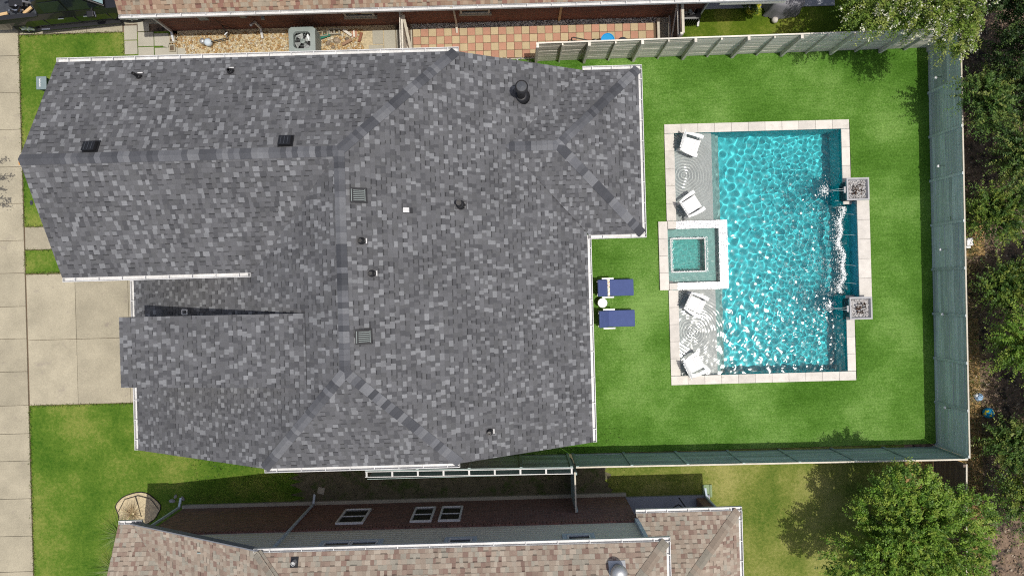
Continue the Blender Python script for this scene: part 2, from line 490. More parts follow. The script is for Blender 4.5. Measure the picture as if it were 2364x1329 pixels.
def blob(mb, cx, cy, cz, rx, ry, rz, col, seg=6, yaw=0.0):
    """a low irregular pebble"""
    pts = []
    for lev, (rr, zz) in enumerate(((.75, -.4), (1.0, .1), (.62, .72))):
        for k in range(seg):
            t = 2 * math.pi * k / seg + yaw
            q = rr * R.uniform(.82, 1.12)
            pts.append((cx + rx * q * math.cos(t) * math.cos(yaw) - ry * q * math.sin(t) * math.sin(yaw),
                        cy + rx * q * math.cos(t) * math.sin(yaw) + ry * q * math.sin(t) * math.cos(yaw), cz + rz * zz))
    pts.append((cx, cy, cz + rz))
    fs = []
    for l in range(2):
        for k in range(seg):
            k2 = (k + 1) % seg
            fs.append((l * seg + k, l * seg + k2, (l + 1) * seg + k2, (l + 1) * seg + k))
    for k in range(seg):
        fs.append((2 * seg + k, 2 * seg + (k + 1) % seg, 3 * seg))
    mb.add(pts, fs, col)

mb = MB()
tan = [alb(232, 204, 152), alb(220, 184, 128), alb(240, 220, 180), alb(200, 160, 112), alb(244, 234, 212), alb(212, 176, 124)]
for i in range(4200):
    x = R.uniform(-12.25, -5.0) if i % 8 else R.uniform(-6.2, -4.2); y = R.uniform(7.6, 9.62)
    if -13 < x < -11.7 and y < 9.15: continue
    if x > -5.2: continue
    r = R.uniform(.03, .065)
    blob(mb, x, y, r * .25, r, r * R.uniform(.65, .95), r * .6, scl(R.choice(tan), R.uniform(.75, 1.15)), 5, R.uniform(0, 3))
tag(mb.build('river_pebbles', M['pebble'], None, smooth=True), 'tan river pebbles filling the bed beside the brick wall', 'pebbles', kind='stuff')
mb = MB()
gr = [alb(225, 225, 222), alb(190, 190, 190), alb(240, 238, 234), alb(140, 140, 140), alb(212, 206, 196)]
for i in range(3400):
    x = R.uniform(-3.4, 5.6)
    y = R.uniform(9.56, 9.74) if i % 2 else R.uniform(7.0, 8.42)
    if y < 8.5 and x > 1.0: continue
    r = R.uniform(.022, .045)
    blob(mb, x, y, r * .3 + .01, r, r * R.uniform(.65, .95), r * .6, scl(R.choice(gr), R.uniform(.75, 1.15)), 5, R.uniform(0, 3))
tag(mb.build('gravel', M['pebble'], None, smooth=True), 'pale grey gravel beside the chequered pavers', 'gravel', kind='stuff')

# ------------------------------------------------------------------ roofs with single shingle tabs
def clip_poly(sub, clip):
    out = sub
    n = len(clip)
    area = sum(clip[i][0] * clip[(i + 1) % n][1] - clip[(i + 1) % n][0] * clip[i][1] for i in range(n))
    sg = 1 if area > 0 else -1
    for i in range(n):
        a = clip[i]; b = clip[(i + 1) % n]
        ex, ey = b[0] - a[0], b[1] - a[1]
        inp = out; out = []
        if not inp: break
        def side(p): return sg * (ex * (p[1] - a[1]) - ey * (p[0] - a[0]))
        for k in range(len(inp)):
            p = inp[k]; q = inp[(k + 1) % len(inp)]
            sp, sq = side(p), side(q)
            if sp >= 0: out.append(p)
            if (sp >= 0) != (sq >= 0):
                t = sp / (sp - sq)
                out.append((p[0] + (q[0] - p[0]) * t, p[1] + (q[1] - p[1]) * t))
    return out

def parea(p):
    return abs(sum(p[i][0] * p[(i + 1) % len(p)][1] - p[(i + 1) % len(p)][0] * p[i][1] for i in range(len(p)))) / 2

class Plane:
    """z = z0 - s * (distance along the downslope direction d past point p0)"""
    def __init__(s, p0, z0, d, slope, poly):
        s.p0, s.z0, s.d, s.s, s.poly = p0, z0, d, slope, poly
    def z(s, x, y):
        return s.z0 - s.s * ((x - s.p0[0]) * s.d[0] + (y - s.p0[1]) * s.d[1])

def shingles(planes, palette, weights, band, rnd, expo=.142):
    tabs = []
    for pl in planes:
        d = pl.d; u = (-d[1], d[0])
        vs = [p[0] * d[0] + p[1] * d[1] for p in pl.poly]
        us = [p[0] * u[0] + p[1] * u[1] for p in pl.poly]
        step = expo / math.sqrt(1 + pl.s ** 2)
        v1 = max(vs) + .02
        n = int((v1 - min(vs)) / step) + 1
        for i in range(n):
            vb = v1 - i * step; va = vb - step
            x = min(us) - rnd.uniform(0, .3)
            hi = False; last = None
            while x < max(us):
                w = rnd.choice((.08, .10, .12, .13, .15, .17)) * rnd.uniform(.85, 1.15)
                c = rnd.choices(palette, weights)[0]
                if c is last and c in (palette[0], palette[2]): c = palette[1]
                last = c
                kk = rnd.uniform(.9, 1.1); c = tuple(q * kk for q in c)
                hi = not hi
                th = .013 if hi else .006
                def rect(a, b, e0=0.0):
                    return [(d[0] * v + u[0] * q, d[1] * v + u[1] * q) for v, q in ((a, x + e0), (a, x + w - e0), (b, x + w - e0), (b, x + e0))]
                base = [p for p in rect(va, vb)]
                big = pl.poly
                poly = clip_poly(base, big)
                if len(poly) >= 3 and parea(poly) > 3e-4:
                    bands = None
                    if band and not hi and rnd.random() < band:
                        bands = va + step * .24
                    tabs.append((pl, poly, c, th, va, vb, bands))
                x += w
    return tabs

def tab_mesh(mb, tab):
    pl, poly, c, th, va, vb, bands = tab
    def topz(p):
        v = p[0] * pl.d[0] + p[1] * pl.d[1]
        t = (v - va) / (vb - va)
        return pl.z(*p) + .004 + th * t
    n = len(poly)
    vs = [(p[0], p[1], topz(p)) for p in poly] + [(p[0], p[1], pl.z(*p) - .004) for p in poly]
    a = sum(poly[i][0] * poly[(i + 1) % n][1] - poly[(i + 1) % n][0] * poly[i][1] for i in range(n))
    fs = [tuple(range(n)) if a > 0 else tuple(range(n - 1, -1, -1))]
    for i in range(n):
        j = (i + 1) % n
        fs.append((j, i, i + n, j + n) if a > 0 else (i, j, j + n, i + n))
    mb.add(vs, fs, c)
    if bands is not None and n == 4:
        d = pl.d
        lo = [p for p in poly if abs(p[0] * d[0] + p[1] * d[1] - va) < 1e-6]
        if len(lo) == 2:
            k = bands - va
            q = [lo[0], lo[1], (lo[1][0] + d[0] * k, lo[1][1] + d[1] * k), (lo[0][0] + d[0] * k, lo[0][1] + d[1] * k)]
            a2 = sum(q[i][0] * q[(i + 1) % 4][1] - q[(i + 1) % 4][0] * q[i][1] for i in range(4))
            if a2 < 0: q = q[::-1]
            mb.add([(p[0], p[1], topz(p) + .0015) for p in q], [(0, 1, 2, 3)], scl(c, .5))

def roof(house, planes, palette, weights, mat, deckmat, band=.5, seed=1, cap_segs=(), cap_pal=None, thick=.15, label=None):
    rnd = random.Random(seed)
    mb = MB()
    for pl in planes:
        p = pl.poly; n = len(p)
        a = sum(p[i][0] * p[(i + 1) % n][1] - p[(i + 1) % n][0] * p[i][1] for i in range(n))
        if a < 0: p = p[::-1]
        vs = [(x, y, pl.z(x, y) - .006) for x, y in p] + [(x, y, pl.z(x, y) - thick) for x, y in p]
        fs = [tuple(range(n)), tuple(range(2 * n - 1, n - 1, -1))]
        for i in range(n):
            j = (i + 1) % n
            fs.append((j, i, i + n, j + n))
        mb.add(vs, fs)
    rf = mb.build('roof', deckmat, house)
    tabs = shingles(planes, palette, weights, band, rnd)
    def score(t):
        pl, poly = t[0], t[1]
        cx = sum(p[0] for p in poly) / len(poly); cy = sum(p[1] for p in poly) / len(poly)
        z = pl.z(cx, cy)
        for oth in planes:                      # covered by a higher plane -> not in view
            if oth is not pl and z + .03 < oth.z(cx, cy) < z + .8 and len(clip_poly([(cx - .01, cy - .01), (cx + .01, cy - .01), (cx, cy + .01)], oth.poly)) >= 3:
                return -1
        px, py = to_px(cx, cy, z)
        if not (6 < px < 2358 and 6 < py < 1323): return 0
        return parea(poly) / (CAM_H - z) ** 2
    sc_ = [(score(t), i) for i, t in enumerate(tabs)]
    vis = sorted((s for s in sc_ if s[0] > 0), reverse=True)
    top = set(i for s, i in vis[:300])
    rest = MB()
    for s, i in sc_:
        if s < 0: continue
        if i in top:
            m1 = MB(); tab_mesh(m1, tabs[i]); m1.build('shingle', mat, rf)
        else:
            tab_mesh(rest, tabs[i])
    o = rest.build('shingle_field', mat, rf); o['kind'] = 'stuff'
    # ridge and hip caps, one bent piece after another
    for (a, b, nl, nr) in cap_segs:
        a = Vector(a); b = Vector(b); L = (b - a).length; d = (b - a) / L
        n = max(2, int(L / .15))
        side = d.cross(Vector((0, 0, 1))).normalized()
        c = None
        for i in range(n):
            p0 = a + d * (L * i / n); p1 = a + d * min(L, L * (i + 1) / n + .03)
            if c is None or rnd.random() < .75: c = rnd.choice(cap_pal)
            kk = rnd.uniform(.92, 1.08); cc = tuple(q * kk for q in c)
            m1 = MB(); vs = []
            for pp, lift in ((p0, .05), (p1, .038)):
                for w, drop in ((-.145, nl * .145 + .026), (-.07, nl * .07 + .012), (0, .006), (.07, nr * .07 + .012), (.145, nr * .145 + .026)):
                    q = pp + side * w
                    vs.append((q.x, q.y, pp.z + lift - drop + (.008 if abs(w) > .1 else 0)))
            lo = [(x, y, z - .016) for x, y, z in vs]
            fs = [(k + 5, k + 6, k + 1, k) for k in range(4)]
            e = [(0, 1, 11, 10), (1, 2, 12, 11), (2, 3, 13, 12), (3, 4, 14, 13), (0, 10, 15, 5), (4, 9, 19, 14), (5, 15, 16, 6), (6, 16, 17, 7), (7, 17, 18, 8), (8, 18, 19, 9)]
            m1.add(vs + lo, fs + e, cc)
            m1.build('ridge_cap', mat, rf)
    return rf

def gutter(house, a, b, out, z, hang=.62, w=.125, ends=True):
    """open white channel from a to b (plan), out = unit vector away from the house"""
    ax, ay = a; bx, by = b
    L = math.hypot(bx - ax, by - ay); d = ((bx - ax) / L, (by - ay) / L)
    def P(t, o, zz): return (ax + d[0] * t + out[0] * o, ay + d[1] * t + out[1] * o, zz)
    mb = MB()
    def strip(o0, o1, z0, z1):
        vs = [P(0, o0, z0), P(L, o0, z0), P(L, o1, z0), P(0, o1, z0), P(0, o0, z1), P(L, o0, z1), P(L, o1, z1), P(0, o1, z1)]
        mb.add(vs, [(3, 2, 1, 0), (4, 5, 6, 7), (0, 1, 5, 4), (1, 2, 6, 5), (2, 3, 7, 6), (3, 0, 4, 7)])
    strip(.004, w, z - .11, z - .10)
    strip(.004, .012, z - .099, z - .01)
    strip(w - .018, w, z - .099, z)
    if ends:
        for t in (0, L - .008):
            vs = [P(t, .013, z - .099), P(t + .008, .013, z - .099), P(t + .008, w - .019, z - .099), P(t, w - .019, z - .099)]
            vs += [(x, y, z - .003) for x, y, _ in vs]
            mb.add(vs, [(3, 2, 1, 0), (4, 5, 6, 7), (0, 1, 5, 4), (1, 2, 6, 5), (2, 3, 7, 6), (3, 0, 4, 7)])
    g = mb.build('gutter', M['white'], house)
    n = max(1, int(L / hang))
    for i in range(n):
        t = L * (i + .5) / n
        m1 = MB(); m1.bar(P(t, .006, z - .012), P(t, w - .02, z - .008), .022, .008)
        m1.build('gutter_hanger', M['white'], g)
    return g

def plane_by(p0, z0, d, s, poly): return Plane(p0, z0, d, s, poly)

# ---- the main house
HX, HZ = -4.45, 7.1
sW, sE, sN, sS = .55, .53, .52, .528
PK = (HX, 6.8 - 1.6 / sN); RS = (HX, -4.93 + 1.5 / sS)
VAL = (HX - 1.6 / sW, .65)
SWC = (HX - 1.5 / sW, -4.93); SEC = (HX + 1.5 / sE, -4.93); NEC = (HX + 1.6 / sE, 6.8)
XE, ZE = 2.42, HZ - sE * (2.42 - HX)
XW = -12.30; ZW_ = HZ - sW * (HX - XW)
house = thing('house', 'two-storey house with grey shingle roof beside the swimming pool', 'house', (-4.5, 1, 0))
EW = 4.17
Pn = Plane(PK, HZ, (0, 1), sN, [(-12.83, 6.8), (-12.83, PK[1]), PK, NEC])
Pws = Plane(PK, HZ, (0, -1), 1.6 / (PK[1] - .65), [(-12.83, PK[1]), (-12.83, .65), VAL, PK])
Pw1 = Plane(PK, HZ, (-1, 0), sW, [PK, VAL, (VAL[0], -4.93), SWC, RS])
Pw2 = Plane(PK, HZ, (-1, 0), sW, [(XW, -4.93), (VAL[0], -4.93), (VAL[0], 1.0), (XW, 1.0)])
Pe = Plane(PK, HZ, (1, 0), sE, [PK, RS, SEC, (XE, -4.93), (XE, 6.8), NEC])
Ps = Plane(RS, HZ, (0, -1), sS, [RS, SWC, SEC])
zr2 = ZE + .5 * 2.6
xr2 = HX + (HZ - zr2) / sE
Pen = Plane((0, 6.8), ZE, (0, 1), .5, [(xr2, 4.2), (1.5, 4.2), (EW, 6.8), (XE + .06, 6.8)])
Pes = Plane((0, 1.6), ZE, (0, -1), .5, [(xr2, 4.2), (XE + .06, 1.6), (EW, 1.6), (1.5, 4.2)])
Pee = Plane((EW, 0), ZE, (1, 0), .5 * 2.6 / (EW - 1.5), [(1.5, 4.2), (EW, 1.6), (EW, 6.8)])
DX0, DX1, DY0, DY1 = -11.38, -5.65, -2.56, -.53
zd1 = HZ - sW * (HX - DX1)
Pd = Plane((DX1, 0), zd1 + .02, (-1, 0), .21, [(DX0, DY0), (DX1, DY0), (DX1, DY1), (DX0, DY1)])
G1 = alb(149, 151, 155); G2 = alb(119, 120, 124); G3 = alb(101, 102, 106); G4 = alb(112, 113, 116)
CAPS = [alb(100, 102, 108), alb(138, 140, 145), alb(113, 115, 121), alb(90, 92, 98), alb(124, 126, 132)]
def z3(p, z): return (p[0], p[1], z)
caps = [(( -12.83, PK[1], HZ), z3(PK, HZ), sN, sN), (z3(PK, HZ), z3(RS, HZ), sE, sW),
        (z3(NEC, 5.5), z3(PK, HZ), .37, .37), (z3(SWC, 5.6), z3(RS, HZ), .38, .38), (z3(SEC, 5.6), z3(RS, HZ), .37, .37),
        ((xr2 - .1, 4.2, zr2), (1.5, 4.2, zr2), .5, .5), ((EW, 6.8, ZE), (1.5, 4.2, zr2), .35, .35), ((EW, 1.6, ZE), (1.5, 4.2, zr2), .35, .35)]
roof(house, [Pn, Pws, Pw1, Pw2, Pe, Ps, Pen, Pes, Pee, Pd], [G1, G2, G3, G4], [.2, .36, .24, .2], M['shingle'], M['deck'], .55, 3, caps, CAPS)
gutter(house, (-12.83, 6.8), (NEC[0] + .1, 6.8), (0, 1), 5.5)
gutter(house, (-12.83, .65), (VAL[0] - .1, .65), (0, -1), 5.5)
gutter(house, SWC, SEC, (0, -1), 5.6)
gutter(house, (XW, -4.93), (XW, .9), (-1, 0), ZW_)
gutter(house, (XE, -4.93), (XE, 1.6), (1, 0), ZE, .8)
gutter(house, (XE + .06, 1.6), (EW + .12, 1.6), (0, -1), ZE)
gutter(house, (EW, 1.6), (EW, 6.8), (1, 0), ZE)
gutter(house, (XE, 6.8), (EW + .12, 6.8), (0, 1), ZE)
# walls under the eaves
mb = MB(); mb.box(-11.9, 2.1, -4.55, 6.4, 0, 2.55); mb.build('wall', M['brick_dark'], house)
mb = MB(); mb.box(-7.0, -1.9, -4.5, 6.35, 2.55, 5.3); mb.box(-12.4, -7.0, 1.02, 6.35, 2.55, 5.3); mb.build('upper_wall', M['siding'], house)
mb = MB(); mb.add([(-12.42, 1.05, 5.3), (-12.42, 6.35, 5.3), (-12.42, 3.72, 6.75)], [(0, 2, 1)]); mb.build('gable_wall', M['siding'], house)
mb = MB(); mb.box(2.1, 3.85, 1.95, 6.4, 0, ZE - .15); mb.build('rear_wing_wall', M['brick_dark'], house)
# the shed dormer's cheeks
mb = MB()
for y0, y1 in ((DY0 + .07, DY0 + .12), (DY1 - .12, DY1 - .07)):
    pts = [(-11.2, Pw2.z(-11.2, 0) - .05), (-5.8, Pw2.z(-5.8, 0) - .1), (-5.8, Pd.z(-5.8, 0) - .12), (-11.2, Pd.z(-11.2, 0) - .12)]
    vs = [(x, y0, z) for x, z in pts] + [(x, y1, z) for x, z in pts]
    mb.add(vs, [(0, 1, 2, 3), (7, 6, 5, 4), (0, 4, 5, 1), (1, 5, 6, 2), (2, 6, 7, 3), (3, 7, 4, 0)])
mb.box(-11.25, -11.2, DY0 + .12, DY1 - .12, Pw2.z(-11.2, 0) - .05, Pd.z(-11.2, 0) - .12)
mb.build('dormer_wall', M['siding'], house)
# roof fittings
def fit(px, py, pl, zadd=0.0):
    z = 5.0
    for _ in range(12):
        x, y = W(px, py, z + zadd); z = pl.z(x, y)
    return x, y, z
def tilt_box(mb, x, y, pl, hw, hl, z0, z1, col=None, inset=0.0):
    """box lying on a roof plane (half sizes across and along the slope)"""
    d = pl.d; u = (-d[1], d[0])
    vs = []
    for zz, k in ((z0, 1), (z1, 1 - inset)):
        for a, b in ((-1, -1), (1, -1), (1, 1), (-1, 1)):
            qx = x + u[0] * hw * a * k + d[0] * hl * b * k; qy = y + u[1] * hw * a * k + d[1] * hl * b * k
            vs.append((qx, qy, pl.z(qx, qy) + zz))
    f = [(3, 2, 1, 0), (4, 5, 6, 7), (0, 1, 5, 4), (1, 2, 6, 5), (2, 3, 7, 6), (3, 0, 4, 7)]
    if u[0] * d[1] - u[1] * d[0] < 0: f = [t[::-1] for t in f]
    mb.add(vs, f, col)
for px, py, pl in ((207, 337, Pn), (658, 324, Pn)):
    x, y, z = fit(px, py, pl, .1)
    mb = MB(); tilt_box(mb, x, y, pl, .2, .17, .012, .045); v = mb.build('box_vent', M['black'], house)
    mb = MB(); tilt_box(mb, x, y, pl, .17, .14, .05, .17, inset=.06); mb.build('hood', M['black'], v)
    for k in (-1, 0, 1):
        mb = MB(); tilt_box(mb, x + k * .09, y, pl, .008, .11, .172, .18); mb.build('rib', M['slate'], v)
for px, py in ((828, 451), (840, 777)):
    x, y, z = fit(px, py, Pe, .05)
    mb = MB(); tilt_box(mb, x, y, Pe, .2, .2, .012, .09); v = mb.build('louvre_vent', M['black'], house)
    for k in range(6):
        mb = MB(); tilt_box(mb, x + .015, y - .125 + k * .05, Pe, .008, .13, .092, .104); mb.build('slat', M['ac_grey'], v)
    mb = MB()
    for q in ((-.16, 0, .16, .006), ):
        mb.bar((x - .16, y - .16, Pe.z(x - .16, y) + .1), (x - .16, y + .16, Pe.z(x - .16, y) + .1), .015, .012)
        mb.bar((x + .16, y - .16, Pe.z(x + .16, y) + .1), (x + .16, y + .16, Pe.z(x + .16, y) + .1), .015, .012)
    mb.build('vent_frame', M['ac_grey'], v)
def pipe_vent(px, py, pl, h, r, cap=False, boot=True):
    x, y, z = fit(px, py, pl, 0)
    mb = MB(); tilt_box(mb, x + pl.d[0] * .03, y + pl.d[1] * .03, pl, r * 1.4 + .03, r * 1.4 + .06, .012, .022); v = mb.build('vent_pipe', M['flashing'], house)
    mb = MB(); mb.lathe([(r * 2.1, z - .06), (r * 1.5, z + .09), (r * 1.15, z + .13)], x, y, 16); mb.build('boot', M['black'], v, smooth=True)
    mb = MB(); mb.lathe([(r, z - .05), (r, z + h), (r * .7, z + h), (r * .7, z + h - .05)], x, y, 16); mb.build('pipe', M['black'], v, smooth=False)
    if cap:
        mb = MB(); mb.lathe([(r * 1.25, z + h - .16), (r * 1.45, z + h - .12), (r * 1.45, z + h + .02), (r * 1.25, z + h + .04), (r * 1.2, z + h + .035)], x, y, 20); mb.build('cap', M['black'], v)
        mb = MB(); mb.lathe([(r * 1.12, z + h + .041), (r * 1.1, z + h + .052), (.02, z + h + .06)], x, y, 20); mb.build('cap_lid', M['slate'], v)
    else:
        q = (x + pl.d[0] * .13, y + pl.d[1] * .13); e = (-pl.d[1], pl.d[0])
        z0 = pl.z(*q) + .03
        m1 = MB(); m1.bar((q[0] - e[0] * .07, q[1] - e[1] * .07, z0), (q[0] + e[0] * .07, q[1] + e[1] * .07, z0), .03, .01)
        m1.build('sealant', M['white'], v)
for a in ((322, 178, Pn, .35, .045), (533, 166, Pn, .18, .055), (834, 556, Pe, .2, .055), (858, 631, Pe, .2, .055), (1130, 996, Pe, .22, .055)):
    pipe_vent(*a)
pipe_vent(1062, 473, Pe, .55, .075)
pipe_vent(1203, 222, Pe, .95, .13, True)
x, y, z = fit(938, 485, Pe, .1)
mb = MB(); tilt_box(mb, x + .03, y, Pe, .075, .12, .012, .03); v = mb.build('square_cap_vent', M['black'], house)
mb = MB(); tilt_box(mb, x, y, Pe, .065, .075, .03, .15); mb.build('cap', M['white'], v)
# small white frame on the roof in the dormer's shade
x, y, z = fit(426, 720, Pw2, .2)
mb = MB()
for a, b in (((-.09, -.07), (.09, -.07)), ((.09, -.07), (.09, .07)), ((.09, .07), (-.09, .07)), ((-.09, .07), (-.09, -.07))):
    mb.bar((x + a[0], y + a[1], z + .2 - a[0] * -.3), (x + b[0], y + b[1], z + .2 - b[0] * -.3), .025, .03)
mb.tube([(x, y - .07, z + .18), (x, y - .07, z - .05)], .012, 6)
mb.build('vent_frame', M['white_plastic'], house)

# ---- the two-storey brick neighbour at the bottom
nb = thing('brick_house', 'brick and siding two-storey house with tan and rose shingles', 'house', (-4, -9, 0))
T1 = alb(196, 183, 167); T2 = alb(184, 168, 152); T3 = alb(158, 133, 121); T4 = alb(182, 175, 161); T5 = alb(170, 149, 135)
sw_ = .52
xh = -12.5 + 2.6 / sw_
yB = -12.0
zB = 5.5 + .5 * (-7.36 - yB)
N1 = Plane((0, -7.36), 5.5, (0, 1), .5, [(xh, -7.36), (4.2, -7.36), (4.2 - (-7.36 - yB), yB), (-12.5 + (zB - 2.9) / sw_, yB)])
N2 = Plane((-12.5, 0), 2.9, (-1, 0), sw_, [(-12.5, -7.3), (xh + .05, -7.3), (-12.5 + (zB - 2.9) / sw_, yB), (-12.5 + .5 * (-7.3 - yB) / sw_, yB)])
N3 = Plane((0, -7.3), 2.9, (0, 1), .5, [(-12.95, -7.3), (-12.5, -7.3), (-12.5 + .5 * (-7.3 - yB) / sw_, yB), (-12.95, yB)])
N4 = Plane((4.2, 0), 5.5, (1, 0), .5, [(4.2, -7.36), (4.2 - (-7.36 - yB), yB), (4.2, yB)])
N5 = Plane((0, -7.47), 2.7, (0, 1), .45, [(3.84, -7.47), (7.19, -7.47), (3.84, -10.82)])
N6 = Plane((7.19, 0), 2.7, (1, 0), .45, [(7.19, -7.47), (3.84, -10.82), (7.19, yB), (7.19, yB)][:3] + [])
N6.poly = [(7.19, -7.47), (3.84, -10.82), (7.19, -10.82)]
TC = [scl(T2, .86), scl(T2, .78), scl(T1, .8), scl(T4, .78)]
roof(nb, [N1, N2, N3, N4, N5, N6], [T1, T2, T3, T4, T5], [.3, .26, .13, .16, .15], M['shingle_tan'], M['deck_tan'], .35, 11,
     [((xh, -7.36, 5.5), (-12.5 + (zB - 2.9) / sw_, yB, zB), .35, .35), ((4.2, -7.36, 5.5), (4.2 - (-7.36 - yB), yB, zB), .35, .35), ((7.19, -7.47, 2.7), (3.84, -10.82, 2.7 + .45 * 3.35), .32, .32)], TC)
gutter(nb, (xh - .1, -7.36), (4.32, -7.36), (0, 1), 5.5, .9)
gutter(nb, (4.2, -12), (4.2, -7.36), (1, 0), 5.5, .7)
gutter(nb, (3.84, -7.47), (7.31, -7.47), (0, 1), 2.7)
gutter(nb, (7.19, -10.8), (7.19, -7.47), (1, 0), 2.7)
gutter(nb, (-12.95, -7.3), (-12.2, -7.3), (0, 1), 2.9, .35)
mb = MB(); mb.bar((-12.5, -7.27, 2.86), (xh + .05, -7.27, 2.86 + sw_ * (xh + .05 + 12.5)), .04, .2); mb.build('rake_board', M['rake'], nb)
mb = MB(); mb.box(-12.2, 3.9, -12, -7.70, 0, 2.75); mb.build('brick_wall', M['brick_dark'], nb)
mb = MB(); mb.box(-12.25, 3.95, -7.70, -7.58, -.05, .12); mb.build('foundation', M['concrete_grey'], nb)
mb = MB()
zr = lambda x: 2.9 + sw_ * (x + 12.5) - .16
mb.add([(-12.1, -7.74, 2.75), (3.85, -7.74, 2.75), (3.85, -7.74, 5.36), (xh, -7.74, 5.36), (-12.1, -7.74, max(2.92, zr(-12.1))),
        (-12.1, -11, 2.75), (3.85, -11, 2.75), (3.85, -11, 5.36), (xh, -11, 5.36), (-12.1, -11, 2.95)],
       [(4, 3, 2, 1, 0), (1, 2, 7, 6), (3, 8, 7, 2), (4, 9, 8, 3), (0, 5, 9, 4), (5, 6, 7, 8, 9)])
mb.build('siding_wall', M['siding'], nb)
for i in range(14):                                    # siding laps
    z = 3.05 + i * .17
    if z > 5.25: break
    x0 = max(-12.0, -12.5 + (z + .2 - 2.9) / sw_)
    MB().box(x0, 3.86, -7.74, -7.725, z, z + .012).build('siding_lap', M['siding'], nb)
mb = MB(); mb.box(3.78, 3.9, -7.72, -7.60, 2.76, 5.34); mb.build('corner_board', M['trim'], nb)
def window(par, x0, x1, z0, z1, y, trim, mat_frame, rail=True, w=.06, out=1):
    o = out
    f = MB()
    f.box(x0, x0 + w, min(y, y + .07 * o), max(y, y + .07 * o), z0, z1); f.box(x1 - w, x1, min(y, y + .07 * o), max(y, y + .07 * o), z0, z1)
    f.box(x0 + w, x1 - w, min(y, y + .07 * o), max(y, y + .07 * o), z1 - w, z1); f.box(x0 + w, x1 - w, min(y, y + .07 * o), max(y, y + .07 * o), z0, z0 + w)
    if rail: f.box(x0 + w, x1 - w, min(y, y + .05 * o), max(y, y + .05 * o), (z0 + z1) / 2 - .02, (z0 + z1) / 2 + .02)
    win = f.build('window', mat_frame, par)
    zs = [(z0 + w, (z0 + z1) / 2 - .02), ((z0 + z1) / 2 + .02, z1 - w)] if rail else [(z0 + w, z1 - w)]
    for a, b in zs:
        MB().box(x0 + w, x1 - w, min(y + .012 * o, y + .03 * o), max(y + .012 * o, y + .03 * o), a, b).build('pane', M['glass_dark'], win)
    return win
for x0, x1 in ((-6.1, -5.18), (-3.62, -2.9), (-2.68, -1.94)):
    wi = window(nb, x0, x1, .85, 2.3, -7.70, True, M['white_plastic'], out=1)
    for k in range(int((x1 - x0 + .2) / .11)):         # soldier course of the sill
        MB().box(x0 - .1 + k * .11, x0 - .005 + k * .11, -7.70, -7.665, .62, .83).build('sill_brick', M['brick_dark'], wi)
for x0, x1, n in ((-6.14, -4.2, 2), (-2.3, -1.3, 1), (1.34, 2.34, 1)):
    fr = MB(); t = .13
    fr.box(x0, x0 + t, -7.74, -7.68, 3.75, 5.1); fr.box(x1 - t, x1, -7.74, -7.68, 3.75, 5.1); fr.box(x0 + t, x1 - t, -7.74, -7.68, 4.97, 5.1); fr.box(x0 + t, x1 - t, -7.74, -7.68, 3.75, 3.88)
    fr.build('window_trim', M['trim'], nb)
    ww = (x1 - x0 - 2 * t) / n
    for k in range(n):
        window(nb, x0 + t + k * ww + .01, x0 + t + (k + 1) * ww - .01, 3.89, 4.96, -7.735, False, M['white_plastic'], False, .05)
for k in range(130):                                  # soldier bricks along the wall's top
    x = -11.9 + k * .121
    if x > 3.8: break
    MB().box(x, x + .1, -7.70, -7.672, 2.56, 2.745).build('soldier_brick', M['brick_dark'], nb)
def downspout(par, x, y, ztop, eave, mat=None, foot=(0, 1)):
    mb = MB()
    mb.bar((eave[0], eave[1], ztop), (x, y, ztop - .35), .075, .06)
    mb.bar((x, y, ztop - .36), (x, y, .22), .075, .06)
    mb.bar((x, y, .22), (x + foot[0] * .3, y + foot[1] * .3, .06), .075, .06)
    return mb.build('downspout', mat or M['trim'], par)
downspout(nb, -7.42, -7.63, 5.4, (-7.42, -7.3))
downspout(nb, -12.3, -7.62, 2.75, (-12.32, -7.24))
downspout(nb, 6.85, -7.8, 2.6, (6.85, -7.42))
mb = MB(); mb.box(-9.72, -9.5, -7.74, -7.70, 4.28, 4.42); mb.build('wall_vent', M['ac_grey'], nb)
MB().box(3.9, 7.0, -11.5, -7.74, -.05, .12).build('porch_slab', M['patio'], nb)
MB().box(6.5, 6.92, -8.25, -7.83, .12, 2.6).build('porch_column', M['brick_dark'], nb)
MB().box(3.95, 6.45, -7.95, -7.8, 2.42, 2.6).build('porch_beam', M['siding'], nb)
# roof fittings of that house
x, y, z = fit(680, 1296, N1)
mb = MB(); tilt_box(mb, x, y, N1, .11, .13, .012, .022); v = mb.build('vent_pipe', M['black'], nb)
mb = MB(); mb.lathe([(.075, z - .05), (.06, z + .16), (.05, z + .16), (.045, z + .1)], x, y, 14); mb.build('pipe', M['galv'], v)
x, y, z = fit(1425, 1312, N1)
mb = MB(); tilt_box(mb, x, y, N1, .24, .2, .012, .024); v = mb.build('turbine_vent', M['galv'], nb)
mb = MB(); mb.lathe([(.14, z - .05), (.14, z + .12), (.2, z + .2), (.24, z + .32), (.2, z + .45), (.1, z + .51), (.01, z + .52)], x, y, 24); mb.build('dome', M['galv'], v, smooth=True)

